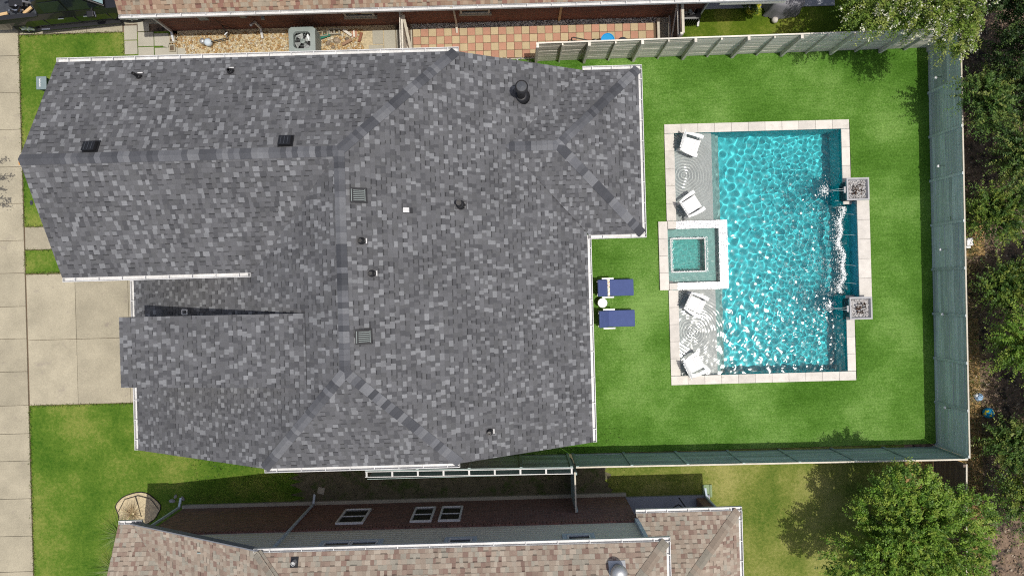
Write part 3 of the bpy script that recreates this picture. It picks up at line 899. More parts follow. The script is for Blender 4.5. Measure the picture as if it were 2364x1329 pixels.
# ---- the single-storey brick house at the top
nt_ = thing('single_storey_house', 'single-storey brick house with tan shingle roof edge above truck and pavers', 'house', (-3, 11, 0))
yE, zE2 = 9.32, 2.6
T_a = Plane((0, yE), zE2, (0, -1), .5, [(-12.66, yE), (9.4, yE), (9.4, 14), (-12.66, 14)])
roof(nt_, [T_a], [alb(190, 168, 146), alb(174, 148, 127), alb(158, 120, 107), alb(178, 166, 148)], [.32, .28, .18, .22], M['shingle_tan'], M['deck_tan'], .35, 21, [], TC)
gutter(nt_, (-12.66, yE), (9.3, yE), (0, -1), zE2, .8)
mb = MB(); mb.box(-12.3, 7.15, 9.74, 13.5, 0, 2.45); mb.build('brick_wall', M['brick'], nt_)
mb = MB(); mb.box(7.15, 9.3, 9.2, 9.35, 2.3, 2.45); mb.build('porch_beam', M['siding'], nt_)
MB().box(-7.95, -4.0, 10.35, 10.39, 3.05, 3.1).build('cable_strip', M['white'], nt_)
mb = MB(); mb.bar((-9.45, 9.62, zE2 + .36), (-7.05, 9.62, zE2 + .36), .03, .03); mb.build('conduit', M['white'], nt_)
for x0, x1 in ((-5.6, -4.55), (-1.55, -.5)):
    wi = window(nt_, x0, x1, .95, 2.0, 9.74, True, M['wood_pale'], False, .07, out=-1)
    MB().box(x0 - .05, x1 + .05, 9.64, 9.735, .86, .94).build('sill', M['concrete_grey'], wi)
downspout(nt_, -12.1, 9.64, 2.5, (-12.1, 9.26), M['white'], (0, -1))
downspout(nt_, -8.85, 9.66, 1.2, (-8.85, 9.4), M['white'], (0, -1))
downspout(nt_, -1.75, 9.66, 2.5, (-1.75, 9.26), M['wood_pale'], (0, -1))
downspout(nt_, 7.05, 9.66, 2.5, (7.05, 9.26), M['white'], (0, -1))
mb = MB(); mb.box(1.95, 2.03, 9.69, 9.735, 0, 2.4); mb.build('wall_joint', M['wood_raw'], nt_)
for x, z, w, h in ((-10.6, 1.2, .32, .3), (-9.15, 1.3, .22, .28), (-8.75, 1.5, .14, .16), (-8.5, 1.1, .12, .1)):
    MB().box(x, x + w, 9.6, 9.735, z, z + h).build('meter_box', M['ac_grey'], nt_, bevel=.02)
mb = MB(); mb.tube([(-10.15, 9.68, 1.2), (-10.1, 9.66, .6), (-9.7, 9.66, .1)], .012, 6); mb.build('cable', M['black'], nt_)
slab_set('patio', [(7.2, 9.7, 9.98, 13.5), (9.72, 12.1, 9.98, 13.5)], M['patio'], .03)

# ------------------------------------------------------------------ fences
def fence(name, label, a, b, nbay, mat, inner, rows=12, h=1.80, mid=True, cap=None, post_out=.1):
    """boards run along the fence, a board per bay and row; inner = unit normal towards the posts"""
    ax, ay = a; bx, by = b
    L = math.hypot(bx - ax, by - ay); d = ((bx - ax) / L, (by - ay) / L); ang = math.atan2(d[1], d[0])
    root = thing(name, label, 'fence', ((ax + bx) / 2, (ay + by) / 2, 0))
    bay = L / nbay
    bh = h / rows
    proto = MB().box(-bay / 2 + .003, bay / 2 - .003, -.011, .011, .005, bh - .006)
    po = None
    for i in range(nbay):
        for r in range(rows):
            if po is None:
                o = po = proto.build('board', mat, root, local=True)
            else:
                o = po.copy(); COL.objects.link(o); o.parent = root
            t = bay * (i + .5)
            off = R.uniform(-.005, .005)
            o.location = (ax + d[0] * t + inner[0] * off - root.location.x, ay + d[1] * t + inner[1] * off - root.location.y, .02 + r * bh)
            o.rotation_euler = (R.uniform(-.012, .012), R.uniform(-.003, .003), ang)
    def stile(t, w, dep, zt, nm):
        cx, cy = ax + d[0] * t, ay + d[1] * t
        o0, o1 = .018, .018 + dep
        vs = []
        for zz in (0, zt):
            for s, o in ((-w / 2, o0), (w / 2, o0), (w / 2, o1), (-w / 2, o1)):
                vs.append((cx + d[0] * s + inner[0] * o, cy + d[1] * s + inner[1] * o, zz))
        MB().add(vs, [(3, 2, 1, 0), (4, 5, 6, 7), (0, 1, 5, 4), (1, 2, 6, 5), (2, 3, 7, 6), (3, 0, 4, 7)]).build(nm, mat, root)
    for i in range(nbay + 1):
        stile(min(max(i * bay, .05), L - .05), .09, post_out, h + .05, 'post')
        if mid and i < nbay:
            stile((i + .5) * bay, .05, post_out * .5, h - .01, 'stile')
    m1 = MB(); m1.bar((ax, ay, h + .035), (bx, by, h + .035), .05, .025); m1.build('cap_rail', cap or mat, root)
    return root

yT0, yT1 = 8.24, 8.42
fence('board_fence', 'weathered grey board fence with slanted posts between turf and chequered pavers', (1.05, 8.27), (15.5, 8.37), 8, M['wood_grey'], (0, -1), post_out=.14)
fence('boundary_fence', 'shade-tinted sage board fence standing along the woods behind the pool', (15.46, 8.3), (15.36, -6.2), 9, M['wood_sage'], (-1, 0), mid=False, cap=M['wood_pale'], post_out=.03)
fence('dark_board_fence', 'dark board fence tinted teal as shade along the bottom edge of the turf', (15.3, -6.24), (2.0, -6.14), 7, M['wood_teal'], (0, 1), mid=False, cap=M['wood_pale'], post_out=.03)
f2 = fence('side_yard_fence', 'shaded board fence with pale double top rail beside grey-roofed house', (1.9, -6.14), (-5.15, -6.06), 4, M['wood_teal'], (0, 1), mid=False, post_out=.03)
mb = MB()
for off in (-.02, -.2):
    mb.bar((1.9, -6.14 + off, 1.85), (-5.15, -6.06 + off, 1.85), .024, .05)
mb.build('double_rail', M['white'], f2)
for i in range(9):
    t = i / 8
    x = 1.85 - t * 6.95; y = -6.14 + t * .08
    MB().bar((x, y - .02, 1.85), (x, y - .2, 1.85), .06, .06).build('rail_block', M['white'], f2)
MB().box(-5.1, 1.9, -6.36, -6.345, .05, 1.8).build('rear_panel', M['wood_teal'], f2)
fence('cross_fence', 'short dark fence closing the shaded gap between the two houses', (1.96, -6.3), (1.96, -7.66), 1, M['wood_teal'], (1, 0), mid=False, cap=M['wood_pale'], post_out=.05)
fence('lower_fence', 'brown fence running off past the leafy tree behind the dark fence', (15.25, -6.4), (15.1, -12.0), 4, mat_basic('brown_wood', (.17, .13, .105), .9, .2, 5, 60, .3, rnd=.15, stretch=(6, .35, 6)), (-1, 0), mid=False, cap=M['wood_pale'])
# solar post lights on the sage fence
for i, (px, py) in enumerate(((2163, 180), (2163, 384), (2173, 576), (2171, 725), (2174, 940))):
    x, y = W(px, py, .8)
    lo = thing('fence_light', ['white bulb light on the sage fence, nearest the flowering tree', 'white bulb light on the sage fence, second from the flowering tree', 'white bulb light on the sage fence level with the spa',
              'white bulb light on the sage fence beside the lower stone bowl', 'white bulb light on the sage fence nearest the bottom corner'][i], 'light', (15.3, y, .75), 'bulb lights along the sage fence')
    MB().tube([(15.38, y, .92), (15.26, y, .95), (15.2, y, .88)], .008, 6).build('arm', M['black'], lo)
    MB().lathe([(.025, .76), (.05, .8), (.05, .85), (.025, .88)], 15.2, y, 12).build('bulb', M['white_plastic'], lo, smooth=True)

# gates in the narrow yard
gt = thing('open_gate', 'weathered plank gate standing edge-on between brick wall and grey roof', 'gate', (-3.55, 8.7, 0))
for k in range(7):
    y0 = 8.1 + k * .2
    MB().box(-3.58, -3.555, y0, y0 + .19, .06, 1.78).build('plank', M['wood_grey'], gt)
MB().box(-3.55, -3.5, 8.1, 9.5, 1.45, 1.55).build('rail', M['wood_grey'], gt)
MB().box(-3.55, -3.5, 8.1, 9.5, .25, .35).build('rail', M['wood_grey'], gt)
MB().bar((-3.47, 9.45, 1.6), (-3.3, 8.15, .3), .09, .04).build('brace', M['wood_pale'], gt)
MB().box(-3.62, -3.53, 9.52, 9.61, 0, 1.85).build('post', M['wood_pale'], gt)
gt = thing('corner_gate', 'brown plank gate with cross braces beside the chequered pavers', 'gate', (5.95, 9.1, 0))
for k in range(8):
    y0 = 8.5 + k * .145
    MB().box(5.98, 6.0, y0, y0 + .14, .06, 1.78).build('plank', mat_basic('gate_brown%d' % k, (.10 + .01 * (k % 3), .075, .06), .9, .2), gt)
for z in (.3, 1.5):
    MB().box(5.93, 5.975, 8.5, 9.66, z, z + .09).build('rail', M['wood_grey'], gt)
MB().bar((5.95, 8.55, .4), (5.95, 9.6, 1.5), .09, .035, (1, 0, 0)).build('brace', M['wood_grey'], gt)
MB().box(6.02, 6.11, 8.5, 9.66, 1.72, 1.8).build('cap_rail', M['wood_pale'], gt)
MB().box(5.95, 6.05, 8.42, 8.5, 0, 1.86).build('post', M['wood_grey'], gt)
mb = MB(); mb.box(5.55, 5.66, 8.3, 9.66, 0, .16)
one('timber_edging', 'pale timber edging closing the end of the chequered pavers', 'edging', mb, M['wood_pale'])

# ------------------------------------------------------------------ pool, spa, bowls
PX0, PX1, PY0, PY1 = 6.05, 12.20, -3.40, 5.50
SPX0, SPX1, SPY0, SPY1 = 5.72, 7.60, .02, 1.98     # spa basin
SOX1, SOY0, SOY1 = 7.92, -.24, 2.27                # spa outer wall
BY0, BY1, BX = -.62, 2.72, 12.50                   # bump-out behind the falls
pool = thing('swimming_pool', 'rectangular swimming pool with turquoise water and pale stone coping', 'pool', (9.1, 1, 0))
LZ, S1Z, S2Z, DZ = -.24, -.55, -.92, -1.42
caustic_rx = []
def pp(name, mat, *boxes, par=None):
    mb = MB()
    for b in boxes: mb.box(*b)
    o = mb.build(name, mat, par or pool); o.cycles.is_caustics_receiver = True
    caustic_rx.append(o); return o
pp('floor', M['plaster_deep'], (7.9, BX, PY0, PY1, DZ - .1, DZ))
pp('tanning_ledge', M['plaster_ledge'], (PX0, 7.5, SOY1, PY1, DZ, LZ), (PX0, 7.5, PY0, SOY0, DZ, LZ))
pp('step', M['plaster_step'], (7.5, 7.70, SOY1, PY1, DZ, S1Z), (7.5, 7.70, PY0, SOY0, DZ, S1Z))
pp('step', M['plaster_step'], (7.70, 7.9, SOY1, PY1, DZ, S2Z), (7.70, 7.9, PY0, SOY0, DZ, S2Z))
pp('wall', M['plaster_wall'], (PX0 - .2, PX1 + .02, PY1, PY1 + .2, DZ, -.005), (PX0 - .2, PX1 + .02, PY0 - .2, PY0, DZ, -.005),
   (PX1, PX1 + .2, BY1, PY1, DZ, -.005), (PX1, PX1 + .2, PY0, BY0, DZ, -.005), (BX + .004, BX + .1, BY0, BY1, DZ, -.005),
   (PX0 - .2, PX0, PY0, SOY0, DZ, -.005), (PX0 - .2, PX0, SOY1, PY1, DZ, -.005))
cz = .065
def stones(x0, x1, y0, y1, z1=cz, n=None, par=None, along='x', mat=None, th=.06):
    L = (x1 - x0) if along == 'x' else (y1 - y0)
    n = n or max(1, round(L / .61)); g = .003
    for i in range(n):
        a = L * i / n + g; b = L * (i + 1) / n - g
        r = (x0 + a, x0 + b, y0, y1) if along == 'x' else (x0, x1, y0 + a, y0 + b)
        MB().box(*r, z1 - th, z1 + R.uniform(-.001, .001)).build('coping_stone', mat or M['coping'], par or pool, bevel=.008)
cw = .33
stones(PX0 - cw, PX1 + .28, PY1 - .02, PY1 + .31)
stones(PX0 - cw, PX1 + .28, PY0 - .31, PY0 + .02)
stones(PX0 - cw, PX0 + .02, SOY1 + .01, PY1 - .03, along='y'); stones(PX0 - cw, PX0 + .02, PY0 + .03, SOY0 - .01, along='y')
stones(PX1 - .02, PX1 + .28, 3.45, PY1 - .03, along='y'); stones(PX1 - .02, PX1 + .28, PY0 + .03, -1.5, along='y')
stones(PX1 - .02, PX1 + .30, BY1 - .01, BY1 + .13, n=1); stones(PX1 - .02, PX1 + .30, BY0 - .13, BY0 + .01, n=1)
MB().box(PX1 - .01, PX1 + .30, -1.49, BY0 - .14, -.3, .03).build('pedestal_base', M['slate'], pool)
MB().box(PX1 - .01, PX1 + .30, BY1 + .14, 3.44, -.3, .03).build('pedestal_base', M['slate'], pool)
# raised back wall of the falls
wall = thing('water_wall', 'low raised wall with blue tiles and pale coping between the two stone bowls', 'wall', (12.7, 1, 0))
pp('wall_face', M['tile_blue'], (BX - .0, BX + .06, BY0 - .08, BY1 + .08, -.3, .40), par=wall)
MB().box(BX + .061, BX + .40, BY0 - .08, BY1 + .08, -.3, .40).build('wall_core', M['stone_grey'], wall)
for k in range(5):
    yb = BY0 - .08 + k * (BY1 - BY0 + .16) / 5
    MB().box(BX - .02, BX + .43, yb + .003, yb + (BY1 - BY0 + .16) / 5 - .003, .402, .46).build('coping_stone', M['coping'], wall, bevel=.008)
# the spa
spa = thing('spa', 'square raised spa with wet rim painted with white glitter set into pool edge', 'spa', (6.6, 1, 0))
pp('rim', M['wet_glint_stone'], (PX0, SOX1, SPY1, SOY1, DZ, .07), (PX0, SOX1, SOY0, SPY0, DZ, .07), (SPX1, SOX1, SPY0 + .001, SPY1 - .001, DZ, .07), par=spa)
pp('bench', M['plaster_spa'], (SPX0, 5.92, SPY0, SPY1, -1.0, -.30), (7.16, SPX1, SPY0, SPY1, -1.0, -.30), (5.92, 7.16, SPY0, .43, -1.0, -.30), (5.92, 7.16, 1.63, SPY1, -1.0, -.30), par=spa)
pp('floor', M['plaster_spa_deep'], (5.9, 7.18, .4, 1.66, -1.05, -.80), par=spa)
pp('bench_edge', M['white_plastic'], (5.885, 5.935, .395, 1.665, -.299, -.285), (7.145, 7.195, .395, 1.665, -.299, -.285), (5.936, 7.144, .395, .445, -.299, -.285), (5.936, 7.144, 1.615, 1.665, -.299, -.285), par=spa)
pp('wall', M['plaster_spa'], (SPX0 - .05, SPX0, SPY0, SPY1, -1.0, .05), par=spa)
stones(5.40, SPX0 + .01, SOY0, SOY1, .10, 4, spa, 'y', th=.1)
stones(SPX0 + .02, PX0 - .005, SPY1 + .01, SOY1, .10, 1, spa, th=.1); stones(SPX0 + .02, PX0 - .005, SOY0, SPY0 - .01, .10, 1, spa, th=.1)
MB().box(SPX0 + .02, SPX0 + .16, .03, .09, .03, .06).build('skimmer', M['black'], spa)
def film(name, rects, z, parent, amp, lam, seed):
    """thin rippled sheet of water"""
    rng = np.random.default_rng(seed)
    vs = []; fs = []
    waves = [(rng.uniform(*lam), rng.uniform(0, 6.28), rng.uniform(0, 6.28)) for _ in range(24)]
    for x0, x1, y0, y1 in rects:
        nx = max(2, int((x1 - x0) / .016)); ny = max(2, int((y1 - y0) / .016))
        X, Y = np.meshgrid(np.linspace(x0, x1, nx), np.linspace(y0, y1, ny))
        Z = np.full_like(X, z)
        for l, t, ph in waves:
            Z += amp * l / lam[1] * np.sin(2 * math.pi / l * (math.cos(t) * X + math.sin(t) * Y) + ph)
        n0 = len(vs); vs += np.stack([X, Y, Z], -1).reshape(-1, 3).tolist()
        idx = np.arange(nx * ny).reshape(ny, nx) + n0
        fs += np.stack([idx[:-1, :-1], idx[:-1, 1:], idx[1:, 1:], idx[1:, :-1]], -1).reshape(-1, 4).tolist()
    mb = MB(); mb.v = vs; mb.f = [tuple(f) for f in fs]; mb.c = [None] * len(fs)
    o = mb.build(name, M['water'], parent, smooth=True); o.cycles.is_caustics_caster = True
    return o
film('spa_water', [(SPX0, SPX1, SPY0, SPY1)], .045, spa, .00035, (.08, .3), 6)

# pool water: one rippled sheet
st = .018
X, Y = np.meshgrid(np.arange(PX0 - .03, BX + .03, st), np.arange(PY0 - .03, PY1 + .03, st))
Z = np.full_like(X, -.045)
def smooth(a, b, t):
    k = np.clip((t - a) / (b - a), 0, 1); return k * k * (3 - 2 * k)
shal = smooth(7.4, 8.2, X)
rough = (.34 + .66 * shal) * (.74 - .22 * smooth(8.6, 11.0, X)) * (1 - .25 * smooth(3.5, 5.4, Y))
RW = np.random.default_rng(12)
for i in range(60):
    l = RW.uniform(.19, .5); t = RW.uniform(0, 2 * math.pi); k = 2 * math.pi / l
    Z += rough * .00118 * (l / .4) * np.sin(k * (math.cos(t) * X + math.sin(t) * Y) + RW.uniform(0, 6.3))
turb = smooth(9.0, 11.6, X) * (1 - .6 * smooth(3.6, 5.0, Y)) * (1 - .6 * smooth(-2.0, -3.2, Y)) + .35 * smooth(0.5, -3.0, Y)
for i in range(50):
    l = RW.uniform(.10, .26); t = RW.normal(math.pi, 1.0); k = 2 * math.pi / l
    Z += turb * .00027 * (l / .2) * np.sin(k * (math.cos(t) * X + math.sin(t) * Y) + RW.uniform(0, 6.3))
for (cx, cy), amp, l in ((W(1584, 404), .0062, .105), (W(1602, 768), .0062, .10), (W(1893, 442), .0045, .16), (W(1903, 706), .0045, .16)):
    r = np.hypot(X - cx, Y - cy) + 1e-6
    ang = np.arctan2(Y - cy, X - cx)
    fall = np.exp(-r / (.5 if l < .15 else .55)) * smooth(.02, .1, r)
    Z += amp * fall * np.cos(2 * math.pi * r / l + .55 * np.sin(5 * ang) * smooth(0, .5, r) + .5 * np.sin(9 * ang + 1 + 3 * r) * smooth(.1, .6, r) + 1.2 * np.sin(2.3 * X * 3 + 1.7 * Y * 3) * smooth(.2, .8, r)) * (1 + .25 * np.sin(7 * ang + 2))
fine = smooth(8.3, 10.6, X) * (1 - .25 * smooth(11.2, 12.2, X))
for i in range(46):
    l = RW.uniform(.13, .24); t = RW.uniform(0, 2 * math.pi); k = 2 * math.pi / l
    Z += fine * .00034 * (l / .2) * np.sin(k * (math.cos(t) * X + math.sin(t) * Y) + RW.uniform(0, 6.3))
ny, nx = X.shape
idx = np.arange(nx * ny).reshape(ny, nx)
cxm = (X[:-1, :-1] + X[1:, 1:]) / 2; cym = (Y[:-1, :-1] + Y[1:, 1:]) / 2
keep = ~((cxm < SOX1 - .05) & (cym > SOY0 + .05) & (cym < SOY1 - .05))
keep &= ~((cxm > PX1 + .06) & ((cym > BY1 + .05) | (cym < BY0 - .05)))
Fq = np.stack([idx[:-1, :-1], idx[:-1, 1:], idx[1:, 1:], idx[1:, :-1]], -1)[keep]
me = bpy.data.meshes.new('pool_water')
me.from_pydata(np.stack([X, Y, Z], -1).reshape(-1, 3).tolist(), [], Fq.reshape(-1, 4).tolist())
me.shade_smooth(); me.materials.append(M['water'])
wo = bpy.data.objects.new('pool_water', me); COL.objects.link(wo); wo['kind'] = 'structure'
wo.cycles.is_caustics_caster = True

# foam where the falls and the bowl spouts strike the water, bubbles of the bubblers
def foam(name, pts, label):
    mb = MB()
    for x, y, r, z in pts:
        blob(mb, x, y, z, r, r * R.uniform(.6, 1), r * .5, None, 5, R.uniform(0, 3))
    return tag(mb.build(name, M['foam'], None, smooth=True), label, 'foam', kind='stuff')
pts = []
for i in range(2300):
    y = R.uniform(BY0 + .1, BY1 - .08)
    wob = .07 * math.sin(y * 3.1) + .05 * math.sin(y * 7.7 + 1)
    x = 12.13 + wob + R.gauss(0, .045) - (abs(R.gauss(0, .13)) if i % 3 == 0 else 0)
    pts.append((x, y, R.uniform(.005, .02), -.042))
foam('foam', pts, 'white line of foam where the falls strike the pool')
pts = []
for i in range(1500):  # white blobs brighten the water, as drifting foam and as painted sun glints
    y = R.gauss(.1, 1.6); x = 12.05 - abs(R.gauss(0, 1.6))
    if not (PY0 + .1 < y < PY1 - .6 and 8.4 < x < 12.1): continue
    if math.sin(x * 5 + y * 3.3) + math.sin(x * 2.1 - y * 6.1) < -.15: continue
    for k in range(R.choice((1, 1, 2, 3))):
        pts.append((x + R.gauss(0, .03) - k * .02, y + R.gauss(0, .015), R.uniform(.004, .013), -.043))
foam('foam_glint_flecks', pts, 'white flecks of drifting foam and painted glints across the pool')
pts = []
for cx, cy in (W(1905, 440), W(1916, 706)):
    for i in range(260):
        a = R.uniform(0, 6.28); r = abs(R.gauss(0, .16))
        pts.append((cx + r * math.cos(a), cy + r * math.sin(a), R.uniform(.006, .02), -.04))
foam('splash', pts, 'white splashes below the two stone bowls')
# bubble line round the spa bench
pts = []
for i in range(520):
    s = R.random()
    e = R.choice('nsew')
    x = 5.9 + 1.28 * s; y = .42 + 1.23 * s
    q = {'n': (x, 1.65), 's': (x, .42), 'w': (5.9, y), 'e': (7.18, y)}[e]
    pts.append((q[0] + R.gauss(0, .014), q[1] + R.gauss(0, .014), R.uniform(.006, .018), .044))
foam('spa_bubbles', pts, 'white bubble line on the spa water')

# stone water bowls
for i, (px, py) in enumerate(((1981, 436), (1988, 711))):
    cx, cy = W(px, py, .85)
    b = thing('water_bowl', ['square grey stone water bowl with rocks, at upper end of the falls', 'square grey stone water bowl with rocks, at lower end of the falls'][i], 'water bowl', (cx, cy, 0), 'stone bowls beside the pool')
    MB().box(cx - .17, cx + .40, cy - .34, cy + .34, -.1, .55).build('pedestal', M['slate'], b)
    mb = MB()
    o, n_, t = .30, .40, .345
    vs = [(cx + a * q, cy + c * q, z) for q, z in ((o, .552), (n_, .85), (t, .85), (t - .04, .72)) for a, c in ((-1, -1), (1, -1), (1, 1), (-1, 1))]
    fs = [(3, 2, 1, 0)]
    for l in range(3):
        for k in range(4):
            k2 = (k + 1) % 4; fs.append((l * 4 + k, l * 4 + k2, (l + 1) * 4 + k2, (l + 1) * 4 + k))
    fs.append((12, 13, 14, 15))
    mb.add(vs, fs); mb.build('bowl', M['stone_grey'], b)
    MB().box(cx - .47, cx - .401, cy - .12, cy + .1, .74, .80).build('spout', M['stone_grey'], b)
    mb = MB()
    pal = [alb(225, 222, 220), alb(200, 196, 194), alb(150, 140, 132), alb(95, 72, 60), alb(60, 46, 40), alb(238, 236, 234)]
    for k in range(190):
        rx, ry = R.uniform(-.31, .31), R.uniform(-.31, .31)
        core = max(abs(rx), abs(ry)) < .17
        r = R.uniform(.028, .055)
        blob(mb, cx + rx, cy + ry, .74 + (.05 if core else 0), r, r * .7, r, R.choice(pal[2:5] if core and R.random() < .7 else [pal[0], pal[1], pal[5]]), 5, R.uniform(0, 3))
    mb.build('rocks', M['rocks'], b)['kind'] = 'stuff'
    # thin streams falling into the pool
    for k, dy in enumerate((-.05, .04)):
        p = [(cx - .46 - .62 * t, cy + dy * (1 - t) + .0, .79 + .05 * math.sin(t * 2) - .84 * t * t) for t in [j / 7 for j in range(8)]]
        MB().tube(p, [.0035] * 5 + [.004, .006, .009], 6).build('water_stream', M['foam'], b, smooth=True)
for i, y in enumerate((1.55, .45, 2.3, -.2)):
    p = [(BX - .01 - .33 * t, y + .06 * t, .3 - .34 * t * t) for t in [j / 5 for j in range(6)]]
    tag(MB().tube(p, .0035, 5).build('water_jet', M['foam'], wall, smooth=True))

# ------------------------------------------------------------------ poolside furniture
def make_chair():
    t = thing('garden_chair', 'white slatted plastic garden chair', 'chair', (0, 0, 0), 'white chairs standing on the pool ledge')
    wp = M['white_plastic']
    for k in range(6):                     # seat slats run front to back, faces +x
        y0 = -.24 + k * .081
        m = MB(); m.add([], [])
        m.bar((-.20, y0 + .036, .30), (.32, y0 + .036, .37), .072, .02); m.build('seat_slat', wp, t, local=True)
    for k in range(7):                     # fanned back
        s = (k - 3) / 3
        top = .92 - .09 * s * s
        m = MB(); m.bar((-.20, s * .2, .29), (-.44 + .03 * s * s, s * .29, top + .05), .078, .018, (1, 0, 0)); m.build('back_slat', wp, t, local=True)
    MB().bar((-.335, -.26, .56), (-.335, .26, .56), .05, .025).build('back_rail', wp, t, local=True)
    for s in (-1, 1):
        m = MB()
        pts = [(-.34, .30), (-.1, .34), (.2, .36), (.34, .35)]
        ws = [.05, .10, .13, .12]
        vs = []
        for (x, y), w in zip(pts, ws):
            for zz in (.53, .555):
                vs += [(x, s * (y - w / 2), zz), (x, s * (y + w / 2), zz)]
        fs = []
        for k in range(3):
            a = k * 4; b = a + 4
            fs += [(a, a + 1, b + 1, b), (a + 2, b + 2, b + 3, a + 3), (a, b, b + 2, a + 2), (a + 1, a + 3, b + 3, b + 1)]
        fs += [(0, 2, 3, 1), (12, 13, 15, 14)]
        m.add(vs, fs); m.build('armrest', wp, t, local=True)
        MB().bar((.26, s * .31, 0), (.26, s * .33, .53), .09, .035).build('leg', wp, t, local=True)
        MB().bar((-.45, s * .29, 0), (-.28, s * .30, .53), .09, .035).build('leg', wp, t, local=True)
    MB().bar((.31, -.25, .33), (.31, .25, .33), .03, .09).build('front_rail', wp, t, local=True)
    return t
ch = make_chair()
spots = [((1593, 334), -20, 'white slatted garden chair in the top corner of the pool ledge'), ((1594, 474), 31, 'white slatted garden chair beside the spa, above it'),
         ((1604, 702), -27, 'white slatted garden chair just below the spa'), ((1602, 842), 27, 'white slatted garden chair in the bottom corner of the pool ledge')]
for i, (p, a, lb) in enumerate(spots):
    o = ch if i == 0 else copy_tree(ch)
    x, y = W(p[0], p[1], .12)
    o.location = (x, y, LZ); o.rotation_euler = (0, 0, math.radians(a) - TH * 0); o['label'] = lb

def make_lounger(x, y, label, rz=0):
    t = thing('sun_lounger', label, 'sun lounger', (x, y, 0), 'blue loungers on the turf', rz)
    for s in (-1, 1):
        MB().bar((-.55, s * .27, .27), (.72, s * .27, .27), .035, .05).build('side_rail', M['white_plastic'], t, local=True)
        for xx in (-.45, .62):
            MB().bar((xx, s * .27, 0), (xx, s * .27, .27), .035, .035).build('leg', M['white_plastic'], t, local=True)
    def pad(p0, p1, w, th, name):
        m = MB(); d = Vector((p1[0] - p0[0], 0, p1[1] - p0[1])).normalized(); nrm = Vector((-d.z, 0, d.x))
        vs = []
        for q, k in ((p0, 1), (p1, 1)):
            for hh in (0, th):
                for s in (-1, 1):
                    c = Vector((q[0], 0, q[1])) + nrm * hh
                    vs.append((c.x, s * w / 2, c.z))
        m.add(vs, [(0, 1, 3, 2), (4, 6, 7, 5), (0, 4, 5, 1), (2, 3, 7, 6), (0, 2, 6, 4), (1, 5, 7, 3)])
        return m.build(name, M['cushion'], t, local=True, bevel=.03)
    pad((-.22, .30), (.76, .30), .60, .08, 'seat_cushion')
    pad((-.61, .83), (-.23, .33), .60, .08, 'back_cushion')
    MB().bar((-.28, -.29, .40), (-.28, .29, .40), .02, .03).build('back_bar', M['white_plastic'], t, local=True)
    MB().bar((-.6, -.22, .80), (-.4, -.22, .04), .03, .03).build('back_strut', M['white_plastic'], t, local=True)
    MB().bar((-.6, .22, .80), (-.4, .22, .04), .03, .03).build('back_strut', M['white_plastic'], t, local=True)
    for s in (-1, 1):
        MB().bar((-.40, s * .335, .52), (.02, s * .335, .52), .05, .025).build('armrest', M['white_plastic'], t, local=True)
        MB().bar((-.02, s * .335, .50), (-.05, s * .30, .26), .03, .025).build('arm_post', M['white_plastic'], t, local=True)
    return t
x, y = W(1414, 664, .35)
l1 = make_lounger(x, y, 'blue sun lounger with patterned towel across its cushion')
mb = MB()
base = (.75, .72, .66)
for i in range(6):
    for j in range(26):
        c = base if R.random() < .62 else R.choice([(.25, .4, .12), (.6, .22, .12), (.62, .5, .2), (.35, .45, .3)])
        xx, yy = -.235 + i * .022, -.31 + j * .0238
        mb.add([(xx, yy, .388 + (.03 if i < 2 else 0) * (2 - i)), (xx + .022, yy, .388 + (.03 if i < 1 else 0)), (xx + .022, yy + .0238, .388 + (.03 if i < 1 else 0)), (xx, yy + .0238, .388 + (.03 if i < 2 else 0) * (2 - i))], [(0, 1, 2, 3)], c)
tw = thing('towel', 'white floral towel lying across the upper blue lounger', 'towel', (x, y, 0))
mb.build('cloth', M['towel'], tw, local=True)
x, y = W(1417, 735, .35)
make_lounger(x, y, 'blue sun lounger without a towel, below the round white table')
x, y = W(1391, 699, .42)
t = thing('side_table', 'small round white side table between the two blue loungers', 'table', (x, y, 0))
MB().lathe([(.15, .02), (.15, .40), (.13, .41)], x, y, 24).build('base', M['white_plastic'], t, smooth=False)
MB().lathe([(.165, .411), (.17, .418), (.17, .435), (.16, .442), (.01, .442)], x, y, 28).build('table_top', M['white_plastic'], t)

